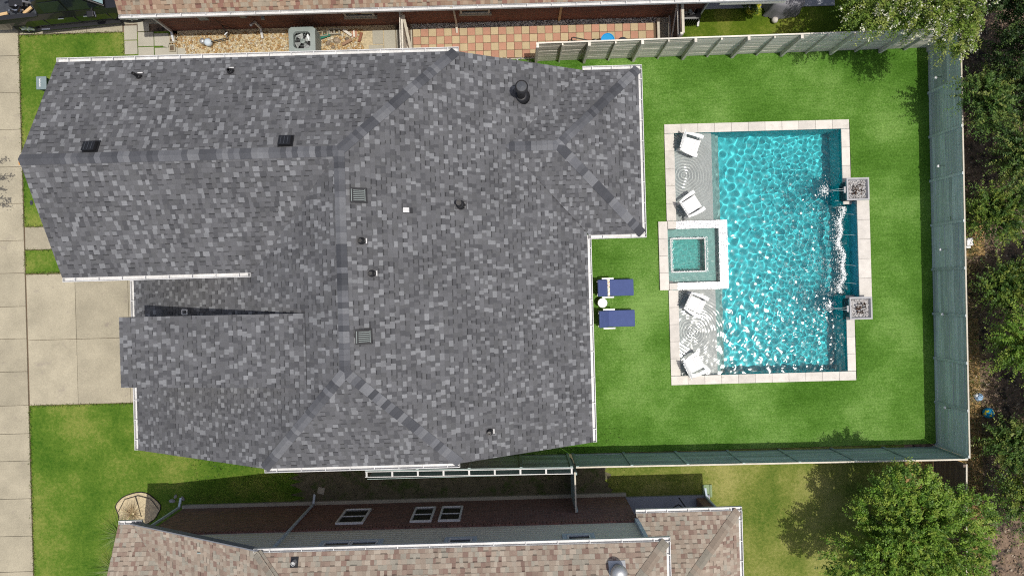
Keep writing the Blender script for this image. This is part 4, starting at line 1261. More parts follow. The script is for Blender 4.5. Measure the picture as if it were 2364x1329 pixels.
# ------------------------------------------------------------------ the narrow yard's things
def rounded(w, d, r, n=4):
    pts = []
    for cx, cy, a0 in ((w - r, d - r, 0), (-w + r, d - r, 90), (-w + r, -d + r, 180), (w - r, -d + r, 270)):
        for k in range(n + 1):
            a = math.radians(a0 + 90 * k / n); pts.append((cx + r * math.cos(a), cy + r * math.sin(a)))
    return pts
def ac_unit(name, label, cx, cy, w, h, body, z0=.05, dark=False):
    t = thing(name, label, 'air conditioner', (cx, cy, 0))
    P = [(cx + a, cy + b) for a, b in rounded(w * .96, w * .96, .12)]
    MB().prism(P, z0, h - .36).build('casing', M['black'] if dark else M['ac_grey'], t)
    for k in range(8):
        s = -w * .8 + k * w * .23
        for q in ((cx + s, cy - w * .97), (cx + w * .97, cy + s), (cx + s, cy + w * .97), (cx - w * .97, cy + s)):
            MB().bar((q[0], q[1], z0 + .05), (q[0], q[1], h - .05), w * .2, .03).build('louvre', body, t)
    lid = MB(); P = rounded(w, w, .14, 5); n = len(P); ri = w * .74
    vs = []
    for (a, b) in P: vs.append((cx + a, cy + b, h - .06))
    for (a, b) in P: vs.append((cx + a, cy + b, h - .015))
    for (a, b) in P:
        l = math.hypot(a, b); vs.append((cx + a / l * ri * 1.06, cy + b / l * ri * 1.06, h + .01))
    for (a, b) in P:
        l = math.hypot(a, b); vs.append((cx + a / l * ri, cy + b / l * ri, h - .09))
    fs = []
    for l in range(3):
        for k in range(n):
            k2 = (k + 1) % n; fs.append((l * n + k, l * n + k2, (l + 1) * n + k2, (l + 1) * n + k))
    lid.add(vs, fs); lid.build('lid', body, t)
    MB().lathe([(ri * .98, h - .30), (.01, h - .31)], cx, cy, 20).build('fan_well', M['black'], t)
    fan = MB(); fan.lathe([(ri * .24, h - .2), (ri * .24, h - .08), (.01, h - .075)], cx, cy, 16)
    hub = fan.build('fan_hub', M['ac_grey'], t)
    for k in range(4):
        a0 = k * math.pi / 2 + .5
        vs = []
        for r_ in (ri * .25, ri * .6, ri * .93):
            sp = .36 + .1 * r_ / ri
            for s, dz in ((-sp, -.03), (sp, .03)):
                a = a0 + s; vs.append((cx + r_ * math.cos(a), cy + r_ * math.sin(a), h - .15 + dz))
        MB().add(vs, [(0, 2, 3, 1), (2, 4, 5, 3)]).build('fan_blade', M['ac_blade'], hub)
    g = MB()
    for k in range(3):
        a = k * math.pi / 3
        g.bar((cx - ri * math.cos(a), cy - ri * math.sin(a), h + .005), (cx + ri * math.cos(a), cy + ri * math.sin(a), h + .005), .006, .006)
    for rr in (.62,):
        pts = [(cx + ri * rr * math.cos(q * .3142), cy + ri * rr * math.sin(q * .3142), h + .008) for q in range(21)]
        g.tube(pts, .004, 4, cap=False)
    g.build('grille', M['ac_grey'], t)
    return t
ax, ay = W(697, 93, .85)
ac_unit('air_conditioner', 'grey-green air conditioner with exposed fan beside the pebble bed', ax, ay, .47, .86, M['ac_grey'])
ax, ay = W(1594, 22, .7)
ac_unit('air_conditioner', 'black air conditioner against brick wall beside the corner gate', ax, ay + .02, .36, .72, M['black'], dark=True)

# gas meter and valve
x, y = W(478, 96, .3)
t = thing('gas_meter', 'blue-grey gas meter with pipe standing in the pebble bed', 'meter', (x, y, 0))
MB().lathe([(.06, .05), (.13, .1), (.14, .26), (.08, .32), (.02, .33)], x, y, 14).build('regulator', M['trim'], t, smooth=True)
MB().lathe([(.05, .05), (.1, .1), (.1, .3), (.05, .34)], x - .18, y + .03, 12).build('body', M['galv'], t, smooth=True)
MB().tube([(x + .1, y, .25), (x + .55, y + .08, .25), (x + .7, y + .12, .25), (x + .7, y + .3, .3), (x + .7, y + .42, .6)], .02, 8).build('pipe', M['black'], t)
MB().tube([(x + .66, y + .2, .34), (x + .78, y + .3, .36)], .03, 8).build('valve', M['galv'], t)
x, y = W(1590, 46, .3)
t = thing('backflow_valve', 'white backflow valve on bent pipe at grass edge below downspout', 'valve', (x, y, 0))
MB().tube([(x, y, 0), (x, y, .3), (x + .18, y + .03, .32), (x + .34, y + .06, .3), (x + .36, y + .1, 0)], .022, 8).build('pipe', M['galv'], t)
MB().lathe([(.03, .25), (.07, .28), (.07, .38), (.03, .42)], x, y, 12).build('bonnet', M['white_plastic'], t, smooth=True)
MB().lathe([(.03, .25), (.06, .28), (.06, .38), (.03, .42)], x + .34, y + .06, 12).build('bonnet', M['galv'], t, smooth=True)

# the builder's leftovers
def hollow_block(px, py, label, rz, mat):
    x, y = W(px, py, .2)
    t = thing('hollow_block', label, 'concrete block', (x, y, 0), None, rz)
    m = MB()
    for a, b, c, d in ((-.2, .2, -.1, -.07), (-.2, .2, .07, .1), (-.2, -.165, -.07, .07), (.165, .2, -.07, .07), (-.02, .02, -.07, .07)):
        m.box(a, b, c, d, 0.0, .19)
    m.build('block', mat, t, local=True); MB().box(-.16, .16, -.068, .068, .0, .03).build('base', M['joint'], t, local=True)
hollow_block(771, 72, 'white hollow concrete block lying in the rubble pile', .02, M['concrete_grey'])
hollow_block(744, 77, 'tan hollow block between air conditioner and white block', .1, M['concrete'])
def plank(name, label, cat, px0, py0, px1, py1, w, th, z, mat):
    a = W(px0, py0, z); b = W(px1, py1, z)
    one(name, label, cat, MB().bar((*a, z), (*b, z), w, th), mat)
green_m = mat_basic('green_paint', (.02, .17, .12), .7, .15)
plank('green_plank', 'short green painted plank lying on the rubble pile', 'plank', 737, 88, 762, 80, .11, .04, .12, green_m)
plank('brown_brick', 'brown brick standing apart at right of the rubble pile', 'brick', 829, 97, 835, 76, .09, .07, .06, mat_basic('brown_clay', (.24, .10, .06), .9, .2))
plank('timber_offcut', 'brown timber offcut lying low in the rubble pile', 'timber', 790, 104, 812, 92, .1, .07, .1, mat_basic('old_timber', (.27, .17, .11), .9, .2))
plank('timber_offcut', 'pale grey timber offcut at top right of the rubble pile', 'timber', 792, 69, 812, 83, .09, .05, .12, M['wood_grey'])
plank('timber_offcut', 'thin upright timber offcut beside the pink paver scrap', 'timber', 817, 71, 818, 86, .05, .05, .1, M['wood_grey'])
for i, (px, py, r, lb) in enumerate(((776, 93, .14, 'large pale rock in the middle of the rubble pile'), (757, 98, .11, 'grey rock at left of the rubble pile'), (800, 90, .09, 'small dark rock beside the brown offcut'), (768, 108, .08, 'small rock at the foot of the rubble pile'))):
    x, y = W(px, py, .1)
    mb = MB(); blob(mb, x, y, .04, r, r * .85, r * .9, scl(alb(190, 172, 150), [1, .85, .6, .8][i]), 9, i)
    one('rubble_rock', lb, 'rock', mb, M['rocks'], 'rocks in the rubble pile')
x, y = W(818, 78, .05)
one('paver_scrap', 'loose pink paver beside the rubble pile', 'paver', MB().box(x - .1, x + .1, y - .13, y + .13, .012, .05), M['paver_pink'])
x, y = W(384, 95, .05)
one('stepping_stone', 'flat rough stone at left end of the pebble bed', 'stone', MB().prism([(x - .02 + a, y + b) for a, b in ((-.1, -.2), (.08, -.24), (.14, 0), (.1, .22), (-.08, .25), (-.15, .05))], 0, .06), M['concrete_grey'])
for i, (px, py) in enumerate(((398, 92), (398, 112))):
    x, y = W(px, py, .05)
    t = thing('splash_block', ['upper of two small square splash blocks below the downspout', 'lower of two small square splash blocks below the downspout'][i], 'splash block', (x, y, 0), 'splash blocks')
    m = MB()
    for q in ((-.11, .11, -.13, -.09), (-.11, .11, .09, .13), (-.11, -.07, -.09, .09), (.07, .11, -.09, .09)): m.box(x + q[0], x + q[1], y + q[2], y + q[3], .012, .09)
    m.build('rim', M['concrete'], t); MB().box(x - .07, x + .07, y - .09, y + .09, .012, .04).build('tray', M['joint'], t)

# blue barrel, pump and lid behind the fence
x, y = W(1403, 93, .85)
t = thing('blue_barrel', 'bright blue plastic barrel behind the grey board fence', 'barrel', (x, y, 0))
MB().lathe([(.22, .04), (.25, .12), (.255, .4), (.265, .43), (.255, .46), (.25, .78), (.235, .84)], x, y, 26).build('drum', M['blue_barrel'], t, smooth=True)
MB().lathe([(.24, .841), (.245, .87), (.22, .87), (.215, .85), (.01, .85)], x, y, 26).build('lid', M['blue_barrel'], t)
x, y = W(1372, 97, .5)
t = thing('pool_pump', 'black pool pump with two long pipes beside the blue barrel', 'pump', (x, y, 0))
MB().lathe([(.12, .05), (.15, .1), (.15, .4), (.1, .5), (.02, .52)], x, y, 14).build('housing', M['black'], t, smooth=True)
MB().tube([(x - .1, y + .05, .45), (x - .75, y + .2, .45), (x - .8, y + .2, .42), (x - .8, y - .15, .2)], .022, 8).build('pipe', M['black'], t)
MB().tube([(x - .1, y - .02, .42), (x - .95, y + .0, .4), (x - 1.0, y - .02, .38), (x - 1.0, y - .3, .1)], .022, 8).build('pipe', M['black'], t)
MB().box(x - .82, x - .6, y - .12, y + .02, .1, .3).build('timer_box', M['white_plastic'], t)
MB().lathe([(.05, .52), (.06, .56), (.02, .57)], x + .03, y + .03, 10).build('knob', M['chrome'], t)
x, y = W(1438, 98, .5)
t = thing('filter_drum', 'dark round filter drum right of the blue barrel', 'filter', (x, y, 0))
MB().lathe([(.18, .04), (.2, .1), (.2, .48), (.17, .52)], x, y, 22).build('drum', M['black'], t, smooth=True)
MB().lathe([(.16, .521), (.17, .54), (.12, .55), (.1, .535), (.04, .56), (.01, .56)], x, y, 22).build('lid', M['slate'], t)

# patio side of the single-storey house
x, y = W(1825, 14, .9)
t = thing('covered_grill', 'grey fabric cover draped over a grill at the patio edge', 'grill cover', (x, y, 0))
m = MB(); n = 26; vs = []; fs = []
ring = lambda rw, rd, z, wv: [(x + rw * math.copysign(abs(math.cos(a)) ** .5, math.cos(a)) * (1 + wv * math.sin(9 * a)), y + .35 + rd * math.copysign(abs(math.sin(a)) ** .5, math.sin(a)) * (1 + wv * math.sin(7 * a + 1)), z + wv * .35 * math.sin(6 * a)) for a in [2 * math.pi * k / n for k in range(n)]]
levels = [ring(.66, .46, .05, .10), ring(.6, .40, .45, .05), ring(.56, .36, .86, .02), ring(.5, .3, .95, .0), ring(.1, .1, .98, 0)]
for l in levels: vs += l
for l in range(4):
    for k in range(n): fs.append((l * n + k, l * n + (k + 1) % n, (l + 1) * n + (k + 1) % n, (l + 1) * n + k))
fs.append(tuple(4 * n + k for k in range(n)))
m.add(vs, fs); m.build('cover', M['cover'], t, smooth=True)
x, y = W(1787, 48, .05)
t = thing('lawn_ball', 'small pale ball lying on the grass behind the board fence', 'ball', (x, y, 0))
MB().lathe([(.02, 0), (.09, .04), (.125, .12), (.09, .2), (.02, .24)], x, y, 16).build('ball', M['coping'], t, smooth=True)

# front yard small things
x, y = W(96, 192, 1.0)
t = thing('wheelie_bin', 'dark green wheelie bin with grey lid beside the grey roof corner', 'bin', (x, y, 0))
m = MB(); vs = []
for z, k in ((.08, .8), (.98, 1.0)):
    for a, b in ((-.16, -.21), (.16, -.21), (.16, .21), (-.16, .21)): vs.append((x + a * k, y + b * k, z))
m.add(vs, [(3, 2, 1, 0), (4, 5, 6, 7), (0, 1, 5, 4), (1, 2, 6, 5), (2, 3, 7, 6), (3, 0, 4, 7)]); m.build('body', M['bin'], t, bevel=.02)
MB().box(x - .18, x + .18, y - .23, y + .23, .981, 1.03).build('lid', M['bin_lid'], t, bevel=.02)
MB().box(x + .14, x + .165, y - .06, y + .04, .55, .68).build('sticker', M['white_plastic'], t)
pts = [(x - .04 + .022 * math.sin(k * 1.7), y + .15 - k * .015, 1.034) for k in range(20)]
MB().tube(pts, .011, 4).build('lettering', M['white_plastic'], t)
for s in (-1, 1):
    m = MB(); m.tube([(x + .13, y + s * .15, .09), (x + .13, y + s * .2, .09)], .09, 14); m.build('wheel', M['rubber'], t)
x, y = W(49, 377)
mb = MB(); mb.box(x - .06, x + .02, y - .06, y + .06, .032, .05)
one('marker_tile', 'small orange marker at sidewalk edge beside the roof peak', 'marker', mb, M['orange'])
x, y = W(73, 468)
t = thing('valve_cover', 'oval dark valve cover set in the front lawn', 'valve cover', (x, y, 0))
m = MB(); m.prism([(x + .055 * math.cos(a), y + .09 * math.sin(a)) for a in [k * .349 for k in range(18)]], 0, .02); m.build('cover', M['slate'], t)
MB().box(x - .03, x + .03, y - .012, y + .012, .021, .026).build('handle', M['black'], t)

# straw bed by the front corner of the brick house
cx, cy = W(322, 1172)
pts = [(cx - .06 + (.8 + .06 * math.sin(3 * a + 1) + .03 * math.sin(7 * a)) * math.cos(a) - .02, cy - .06 + (.64 + .05 * math.sin(2 * a)) * math.sin(a)) for a in [k * math.pi / 14 for k in range(29)]]
bed = thing('straw_bed', 'rounded straw mulch bed with dark edging at front corner of brick house', 'garden bed', (cx, cy, 0))
m = MB(); n = len(pts)
vs = [(cx, cy, .09)] + [(a, b, .015) for a, b in pts]
m.add(vs, [(0, i, i + 1) for i in range(1, n)]); m.build('mulch', M['mulch'], bed)
MB().tube([(a, b, .02) for a, b in pts], .018, 6).build('edging', M['mulch_dark'], bed)
MB().tube([(cx - .75, cy - .1, .05), (cx - .5, cy + .35, .07), (cx, cy + .48, .09), (cx + .45, cy + .35, .07), (cx + .72, cy - .05, .05)], .012, 5).build('drip_line', M['mulch_dark'], bed)
MB().tube([(cx - .1, cy + .47, .09), (cx + .02, cy + .1, .11), (cx + .1, cy - .3, .08)], .012, 5).build('drip_line', M['mulch_dark'], bed)
for i, (px, py, r) in enumerate(((398, 1155, .12), (406, 1145, .09), (423, 1150, .1))):
    x, y = W(px, py)
    mb = MB(); blob(mb, x, y, .02, r, r * .6, .07, alb(190, 190, 190), 8, i * 1.1)
    one('garden_stone', ['largest pale stone at the foot of the corner downspout', 'pale flat stone at the top of the three stones', 'pale stone farthest from the straw bed'][i], 'stone', mb, M['rocks'], 'stones beside the straw bed')

# side yard bits in the shade
x, y = W(742, 1131)
mb = MB(); a = .5
mb.prism([(x + .17 * math.cos(q + a), y + .17 * math.sin(q + a)) for q in [k * math.pi / 2 for k in range(4)]], 0, .05)
one('drain_cover', 'tilted square drain cover in the shaded side yard', 'drain cover', mb, M['concrete_grey'])
x, y = W(1165, 1092)
mb = MB(); mb.tube([(x - .1, y + .06, .02), (x, y, .05), (x + .3, y + .08, .04), (x + .9, y + .12, .03)], .012, 6)
one('bent_pipe', 'thin pale bent pipe lying in the shaded side yard', 'pipe', mb, M['concrete_grey'])
x, y = W(1632, 1130)
one('splash_pan', 'green splash pan below the porch downspout', 'splash pan', MB().box(x - .17, x - .1, y - .25, y + .2, 0, .07).box(x + .1, x + .17, y - .25, y + .2, 0, .07).box(x - .1, x + .1, y - .25, y + .2, 0, .03), mat_basic('pan_green', (.2, .27, .15), .8))
x, y = W(1575, 1168, .4)
t = thing('folding_chair', 'dark metal folding frame standing in the covered porch', 'chair', (x, y, .12))
for a, b in (((-.1, .3, .35), (.4, -.5, .9)), ((-.6, -.3, .13), (-.15, .1, .5)), ((-.15, .1, .5), (.1, -.1, .5)), ((-.4, -.45, .13), (.05, -.02, .5))):
    MB().tube([(x + a[0], y + a[1], a[2]), (x + b[0], y + b[1], b[2])], .022, 6).build('frame_bar', M['black'], t)

# things lying at the wood's edge
x, y = W(2280, 952, .15)
t = thing('globe_ball', 'blue and yellow ball lying among dry leaves behind the fence', 'ball', (x, y, 0))
m = MB(); seg = 18
for i in range(10):
    a0 = -math.pi / 2 + math.pi * i / 10; a1 = -math.pi / 2 + math.pi * (i + 1) / 10
    for k in range(seg):
        t0 = 2 * math.pi * k / seg; t1 = 2 * math.pi * (k + 1) / seg
        r_ = .19
        f = lambda a, b: (x + r_ * math.cos(a) * math.cos(b), y + r_ * math.cos(a) * math.sin(b), .19 + r_ * math.sin(a))
        yel = math.sin(t0 * 3 + i) + math.sin(i * 1.9 + t0) > .75
        m.add([f(a0, t0), f(a0, t1), f(a1, t1), f(a1, t0)], [(0, 1, 2, 3)], (.45, .42, .04) if yel else (.01, .20, .38))
m.build('ball', M['towel'], t, smooth=True)
x, y = W(2261, 917, .08)
mb = MB(); blob(mb, x, y, .03, .17, .15, .16, (.28, .42, .6), 9, .4); blob(mb, x - .1, y + .07, .03, .1, .1, .1, (.55, .58, .62), 7, 1.4)
one('plastic_bag', 'crumpled blue plastic bag just above the blue ball', 'bag', mb, M['rocks'])
x, y = W(2228, 560, .3)
t = thing('utility_box', 'small white box standing against the back of the sage fence', 'box', (x, y, 0))
MB().box(x - .02, x + .2, y - .12, y + .16, 0, .45).build('box', M['white_plastic'], t, bevel=.02)
MB().box(x + .02, x + .2, y - .2, y - .13, 0, .3).build('bracket', M['galv'], t)

# ------------------------------------------------------------------ the pickup truck
tx0, tx1 = -18.55, -12.72
yN = 9.9
t = thing('pickup_truck', 'black pickup truck parked on the drive, nose under the tan roof', 'truck', (-15.6, 10.8, 0))
wheels_x = (-17.28, -13.52)
yF = yN + 1.98
def body_side(y, sgn):
    return
prof = [(tx0, .55), (tx0 + .05, 1.02), (tx0 + .1, 1.18), (-16.35, 1.18), (-16.3, 1.2), (-13.95, 1.16), (-13.2, 1.1), (tx1 + .1, 1.0), (tx1, .75), (tx1, .5)]
m = MB()
def section(ys, inset, zlow):
    pass
# lower body with wheel arches: a row of side stations from back to front
xs = [tx0, -17.85, -17.7, -17.5, -17.28, -17.06, -16.86, -16.71, -16.3, -15.2, -14.1, -13.95, -13.78, -13.52, -13.26, -13.08, -12.95, tx1]
def arch(x):
    z = .42
    for wx in wheels_x:
        d = abs(x - wx)
        if d < .45: z = max(z, .38 + math.sqrt(max(0, .45 ** 2 - d * d)))
    return z
def top(x):
    return 1.18 if x < -16.3 else (1.2 if x < -14 else 1.2 - .14 * ((x + 14) / (tx1 + 14)))
rows = []
for side in (0, 1):
    y0 = yN if side == 0 else yF; s = 1 if side == 0 else -1
    for lev in range(4):
        row = []
        for x in xs:
            zl, zt = arch(x), top(x)
            end = .06 if x in (tx0, tx1) else 0
            flare = .035 if any(abs(x - w) < .52 for w in wheels_x) else 0
            yy = [y0 + s * (.05 - flare + end), y0 + s * (.0 - flare + end), y0 + s * (.02 + end), y0 + s * (.12 + end)][lev]
            zz = [zl, max(zl + .05, .62), max(zl + .1, .98), zt][lev]
            row.append((x, yy, zz))
        rows.append(row)
vs = [p for r_ in rows for p in r_]; nn = len(xs); fs = []
for lev in range(3):
    for k in range(nn - 1):
        fs.append((lev * nn + k, lev * nn + k + 1, (lev + 1) * nn + k + 1, (lev + 1) * nn + k))
        b = 4 * nn
        fs.append((b + (lev + 1) * nn + k, b + (lev + 1) * nn + k + 1, b + lev * nn + k + 1, b + lev * nn + k))
for k in range(nn - 1):
    if xs[k] >= -16.31:
        fs.append((3 * nn + k, 3 * nn + k + 1, 7 * nn + k + 1, 7 * nn + k))
for e in (0, nn - 1):
    for lev in range(3):
        q = (lev * nn + e, (lev + 1) * nn + e, (5 + lev) * nn + e, (4 + lev) * nn + e)
        fs.append(q if e == 0 else q[::-1])
m.add(vs, fs); m.build('body', M['black_gloss'], t, smooth=False)
# bed
bed_m = MB(); bed_m.box(tx0 + .12, -16.36, yN + .22, yF - .22, .62, .66); bed_m.box(tx0 + .1, -16.36, yN + .12, yN + .22, .66, 1.185); bed_m.box(tx0 + .1, -16.36, yF - .22, yF - .12, .66, 1.185); bed_m.box(tx0 + .06, tx0 + .12, yN + .12, yF - .12, .6, 1.19); bed_m.box(-16.36, -16.30, yN + .12, yF - .12, .6, 1.3)
bed_m.build('bed', M['slate'], t)
MB().box(tx0 + .1, -16.34, yN + .06, yN + .21, 1.187, 1.22).build('bed_rail', M['black'], t)
# cab
cabp = [(-16.32, 1.2, .13), (-16.15, 1.78, .30), (-15.9, 1.86, .32), (-14.75, 1.86, .32), (-14.55, 1.80, .32), (-13.95, 1.2, .13)]
m = MB(); vs = [(x, yN + i, z) for x, z, i in cabp] + [(x, yF - i, z) for x, z, i in cabp]; n = len(cabp)
m.add(vs, [tuple(range(n - 1, -1, -1)), tuple(range(n, 2 * n))] + [(i, i + 1, i + 1 + n, i + n) for i in range(n - 1)])
cab = m.build('cab', M['black_gloss'], t)
def on_side(x, z): return yN + .13 + (z - 1.2) * (.30 - .13) / .6 - .012
for pts in ([(-16.05, 1.26), (-15.25, 1.26), (-15.25, 1.74), (-16.0, 1.72)], [(-15.18, 1.26), (-14.1, 1.26), (-14.55, 1.72), (-15.18, 1.74)]):
    m = MB(); m.add([(x, on_side(x, z), z) for x, z in pts] + [(x, on_side(x, z) + .01, z) for x, z in pts], [(0, 1, 2, 3), (7, 6, 5, 4), (0, 4, 5, 1), (1, 5, 6, 2), (2, 6, 7, 3), (3, 7, 4, 0)])
    m.build('side_window', M['glass_dark'], t)
m = MB(); m.add([(-14.53, yN + .36, 1.80), (-14.0, yN + .22, 1.27), (-14.0, yF - .22, 1.27), (-14.53, yF - .36, 1.80)], [(0, 1, 2, 3)])
for v_i in range(len(m.v)): m.v[v_i] = (m.v[v_i][0] + .03, m.v[v_i][1], m.v[v_i][2] + .03)
m.build('windscreen', M['glass_sky'], t)
m = MB(); m.bar((-14.54, yN + .325, 1.84), (-13.97, yN + .18, 1.25), .04, .02); m.build('windscreen_trim', M['chrome'], t)
MB().box(-13.9, -12.9, yN + .45, yF - .45, 1.19, 1.215).build('bonnet_panel', M['black_gloss'], t, bevel=.02)
m = MB(); m.box(-14.55, -14.3, yN - .2, yN + .02, 1.18, 1.36); mir = m.build('wing_mirror', M['black'], t, bevel=.03)
MB().bar((-14.27, yN - .17, 1.25), (-14.27, yN - .02, 1.33), .012, .07).build('mirror_glass', M['chrome'], mir)
MB().bar((-14.42, yN + .02, 1.25), (-14.38, yN + .15, 1.25), .05, .05).build('mirror_arm', M['black'], mir)
for x in (-15.75, -14.85):
    MB().box(x, x + .2, yN - .03, yN - .003, .98, 1.02).build('door_handle', M['chrome'], t)
for x in (-16.28, -15.2, -14.05):
    MB().box(x - .006, x + .006, yN - .006, yN + .03, .5, 1.0).build('door_gap', M['rubber'], t)
MB().box(-16.9, -13.9, yN - .09, yN + .03, .34, .40).build('running_board', M['black'], t)
MB().tube([(-16.75, yN - .03, .38), (-16.45, yN - .05, .38)], .03, 8).build('step_light', M['chrome'], t)
MB().box(tx1 + .0, tx1 + .08, yN + .1, yF - .1, .45, .68).build('front_bumper', M['chrome'], t, bevel=.02)
MB().box(tx0 - .09, tx0 - .0, yN + .1, yF - .1, .45, .66).build('rear_bumper', M['chrome'], t, bevel=.02)
MB().box(tx0 + .2, -16.5, yN + .02, yN + .05, .93, .97).build('side_moulding', M['bin_lid'], t)
for wx in wheels_x:
    for s, yy in ((-1, yN + .0), (1, yF - .0)):
        y0, y1 = (yy + .02, yy + .28) if s < 0 else (yy - .28, yy - .02)
        m = MB(); m.tube([(wx, y0 + .03, .39), (wx, y0, .39)][::-1], [.35, .39][::-1], 22); 
        m = MB()
        seg = 26; ring = [(.24, y0 + .0), (.36, y0 - .0), (.39, y0 + .04), (.39, y1 - .04), (.36, y1), (.24, y1)]
        vs = []; fs = []
        for r_, y in ring:
            for k in range(seg):
                a = 2 * math.pi * k / seg; vs.append((wx + r_ * math.cos(a), y, .39 + r_ * math.sin(a)))
        for l in range(len(ring) - 1):
            for k in range(seg): fs.append((l * seg + k, l * seg + (k + 1) % seg, (l + 1) * seg + (k + 1) % seg, (l + 1) * seg + k))
        m.add(vs, fs); wh = m.build('wheel', M['rubber'], t)
        m = MB(); yr = y0 + .02 if s < 0 else y1 - .02
        m.tube([(wx, y0 + .02, .39), (wx, y1 - .02, .39)], .245, 22); m.build('rim', M['chrome'], wh)
        for k in range(6):
            a = k * math.pi / 3 + .2
            m = MB(); e = -.012 * (1 if s < 0 else -1)
            m.bar((wx + .05 * math.cos(a), yr + e, .39 + .05 * math.sin(a)), (wx + .22 * math.cos(a), yr + e, .39 + .22 * math.sin(a)), .05, .02, (0, 1, 0)); m.build('spoke', M['ac_grey'], wh)
t.rotation_euler = (0, 0, math.radians(4.2))
# load in the bed
x, y = W(35, 12, 1.0)
ld = thing('machine', 'black and chrome machine lying in the pickup bed', 'machine', (x, y, .66))
for i in range(9):
    a = (x + R.uniform(-.35, .3), y + R.uniform(-.22, .3), R.uniform(.8, 1.05)); b = (a[0] + R.uniform(-.3, .3), a[1] + R.uniform(-.2, .2), R.uniform(.75, 1.1))
    MB().bar(a, b, R.uniform(.04, .09), R.uniform(.04, .09)).build('frame_bar', M['black'] if i % 3 else M['chrome'], ld)
MB().box(x - .28, x + .22, y - .02, y + .35, .665, .95).build('engine', M['black'], ld, bevel=.02)
MB().tube([(x - .3, y - .14, .9), (x + .2, y - .14, .9)], .03, 8).build('roller', M['chrome'], ld)
a = W(55, 32, .8); b = W(73, 17, .8)
one('lumber', 'yellow lumber offcut beside the machine in the pickup bed', 'timber', MB().bar((*a, .8), (*b, .8), .1, .05), M['wood_raw'])
a = W(-6, 36, .8); b = W(18, 31, .8)
one('lumber', 'orange lumber offcut at the very left edge in the pickup bed', 'timber', MB().bar((*a, .8), (*b, .8), .1, .05), M['wood_raw'])

# ------------------------------------------------------------------ trees and plants
def leaf_mesh(name, P, D, L, Wd, C, mat, parent):
    """diamond leaves: base points P, directions D (n,3), length, width, colours"""
    n = len(P)
    up = RN.normal(size=(n, 3)); up[:, 2] += 1.2
    S = np.cross(D, up); S /= np.linalg.norm(S, axis=1, keepdims=True) + 1e-9
    mid = P + D * (L * .5)[:, None]
    V = np.stack([P, mid + S * (Wd * .5)[:, None], P + D * L[:, None], mid - S * (Wd * .5)[:, None]], 1).reshape(-1, 3)
    me = bpy.data.meshes.new(name)
    me.vertices.add(4 * n); me.vertices.foreach_set('co', V.astype(np.float32).ravel())
    me.loops.add(4 * n); me.loops.foreach_set('vertex_index', np.arange(4 * n, dtype=np.int32))
    me.polygons.add(n); me.polygons.foreach_set('loop_start', np.arange(0, 4 * n, 4, dtype=np.int32))
    me.update(calc_edges=True)
    at = me.color_attributes.new('Col', 'FLOAT_COLOR', 'CORNER')
    arr = np.ones((4 * n, 4), np.float32); arr[:, :3] = np.repeat(C, 4, axis=0)
    at.data.foreach_set('color', arr.ravel())
    me.materials.append(mat)
    o = bpy.data.objects.new(name, me); COL.objects.link(o); o.parent = parent
    return o

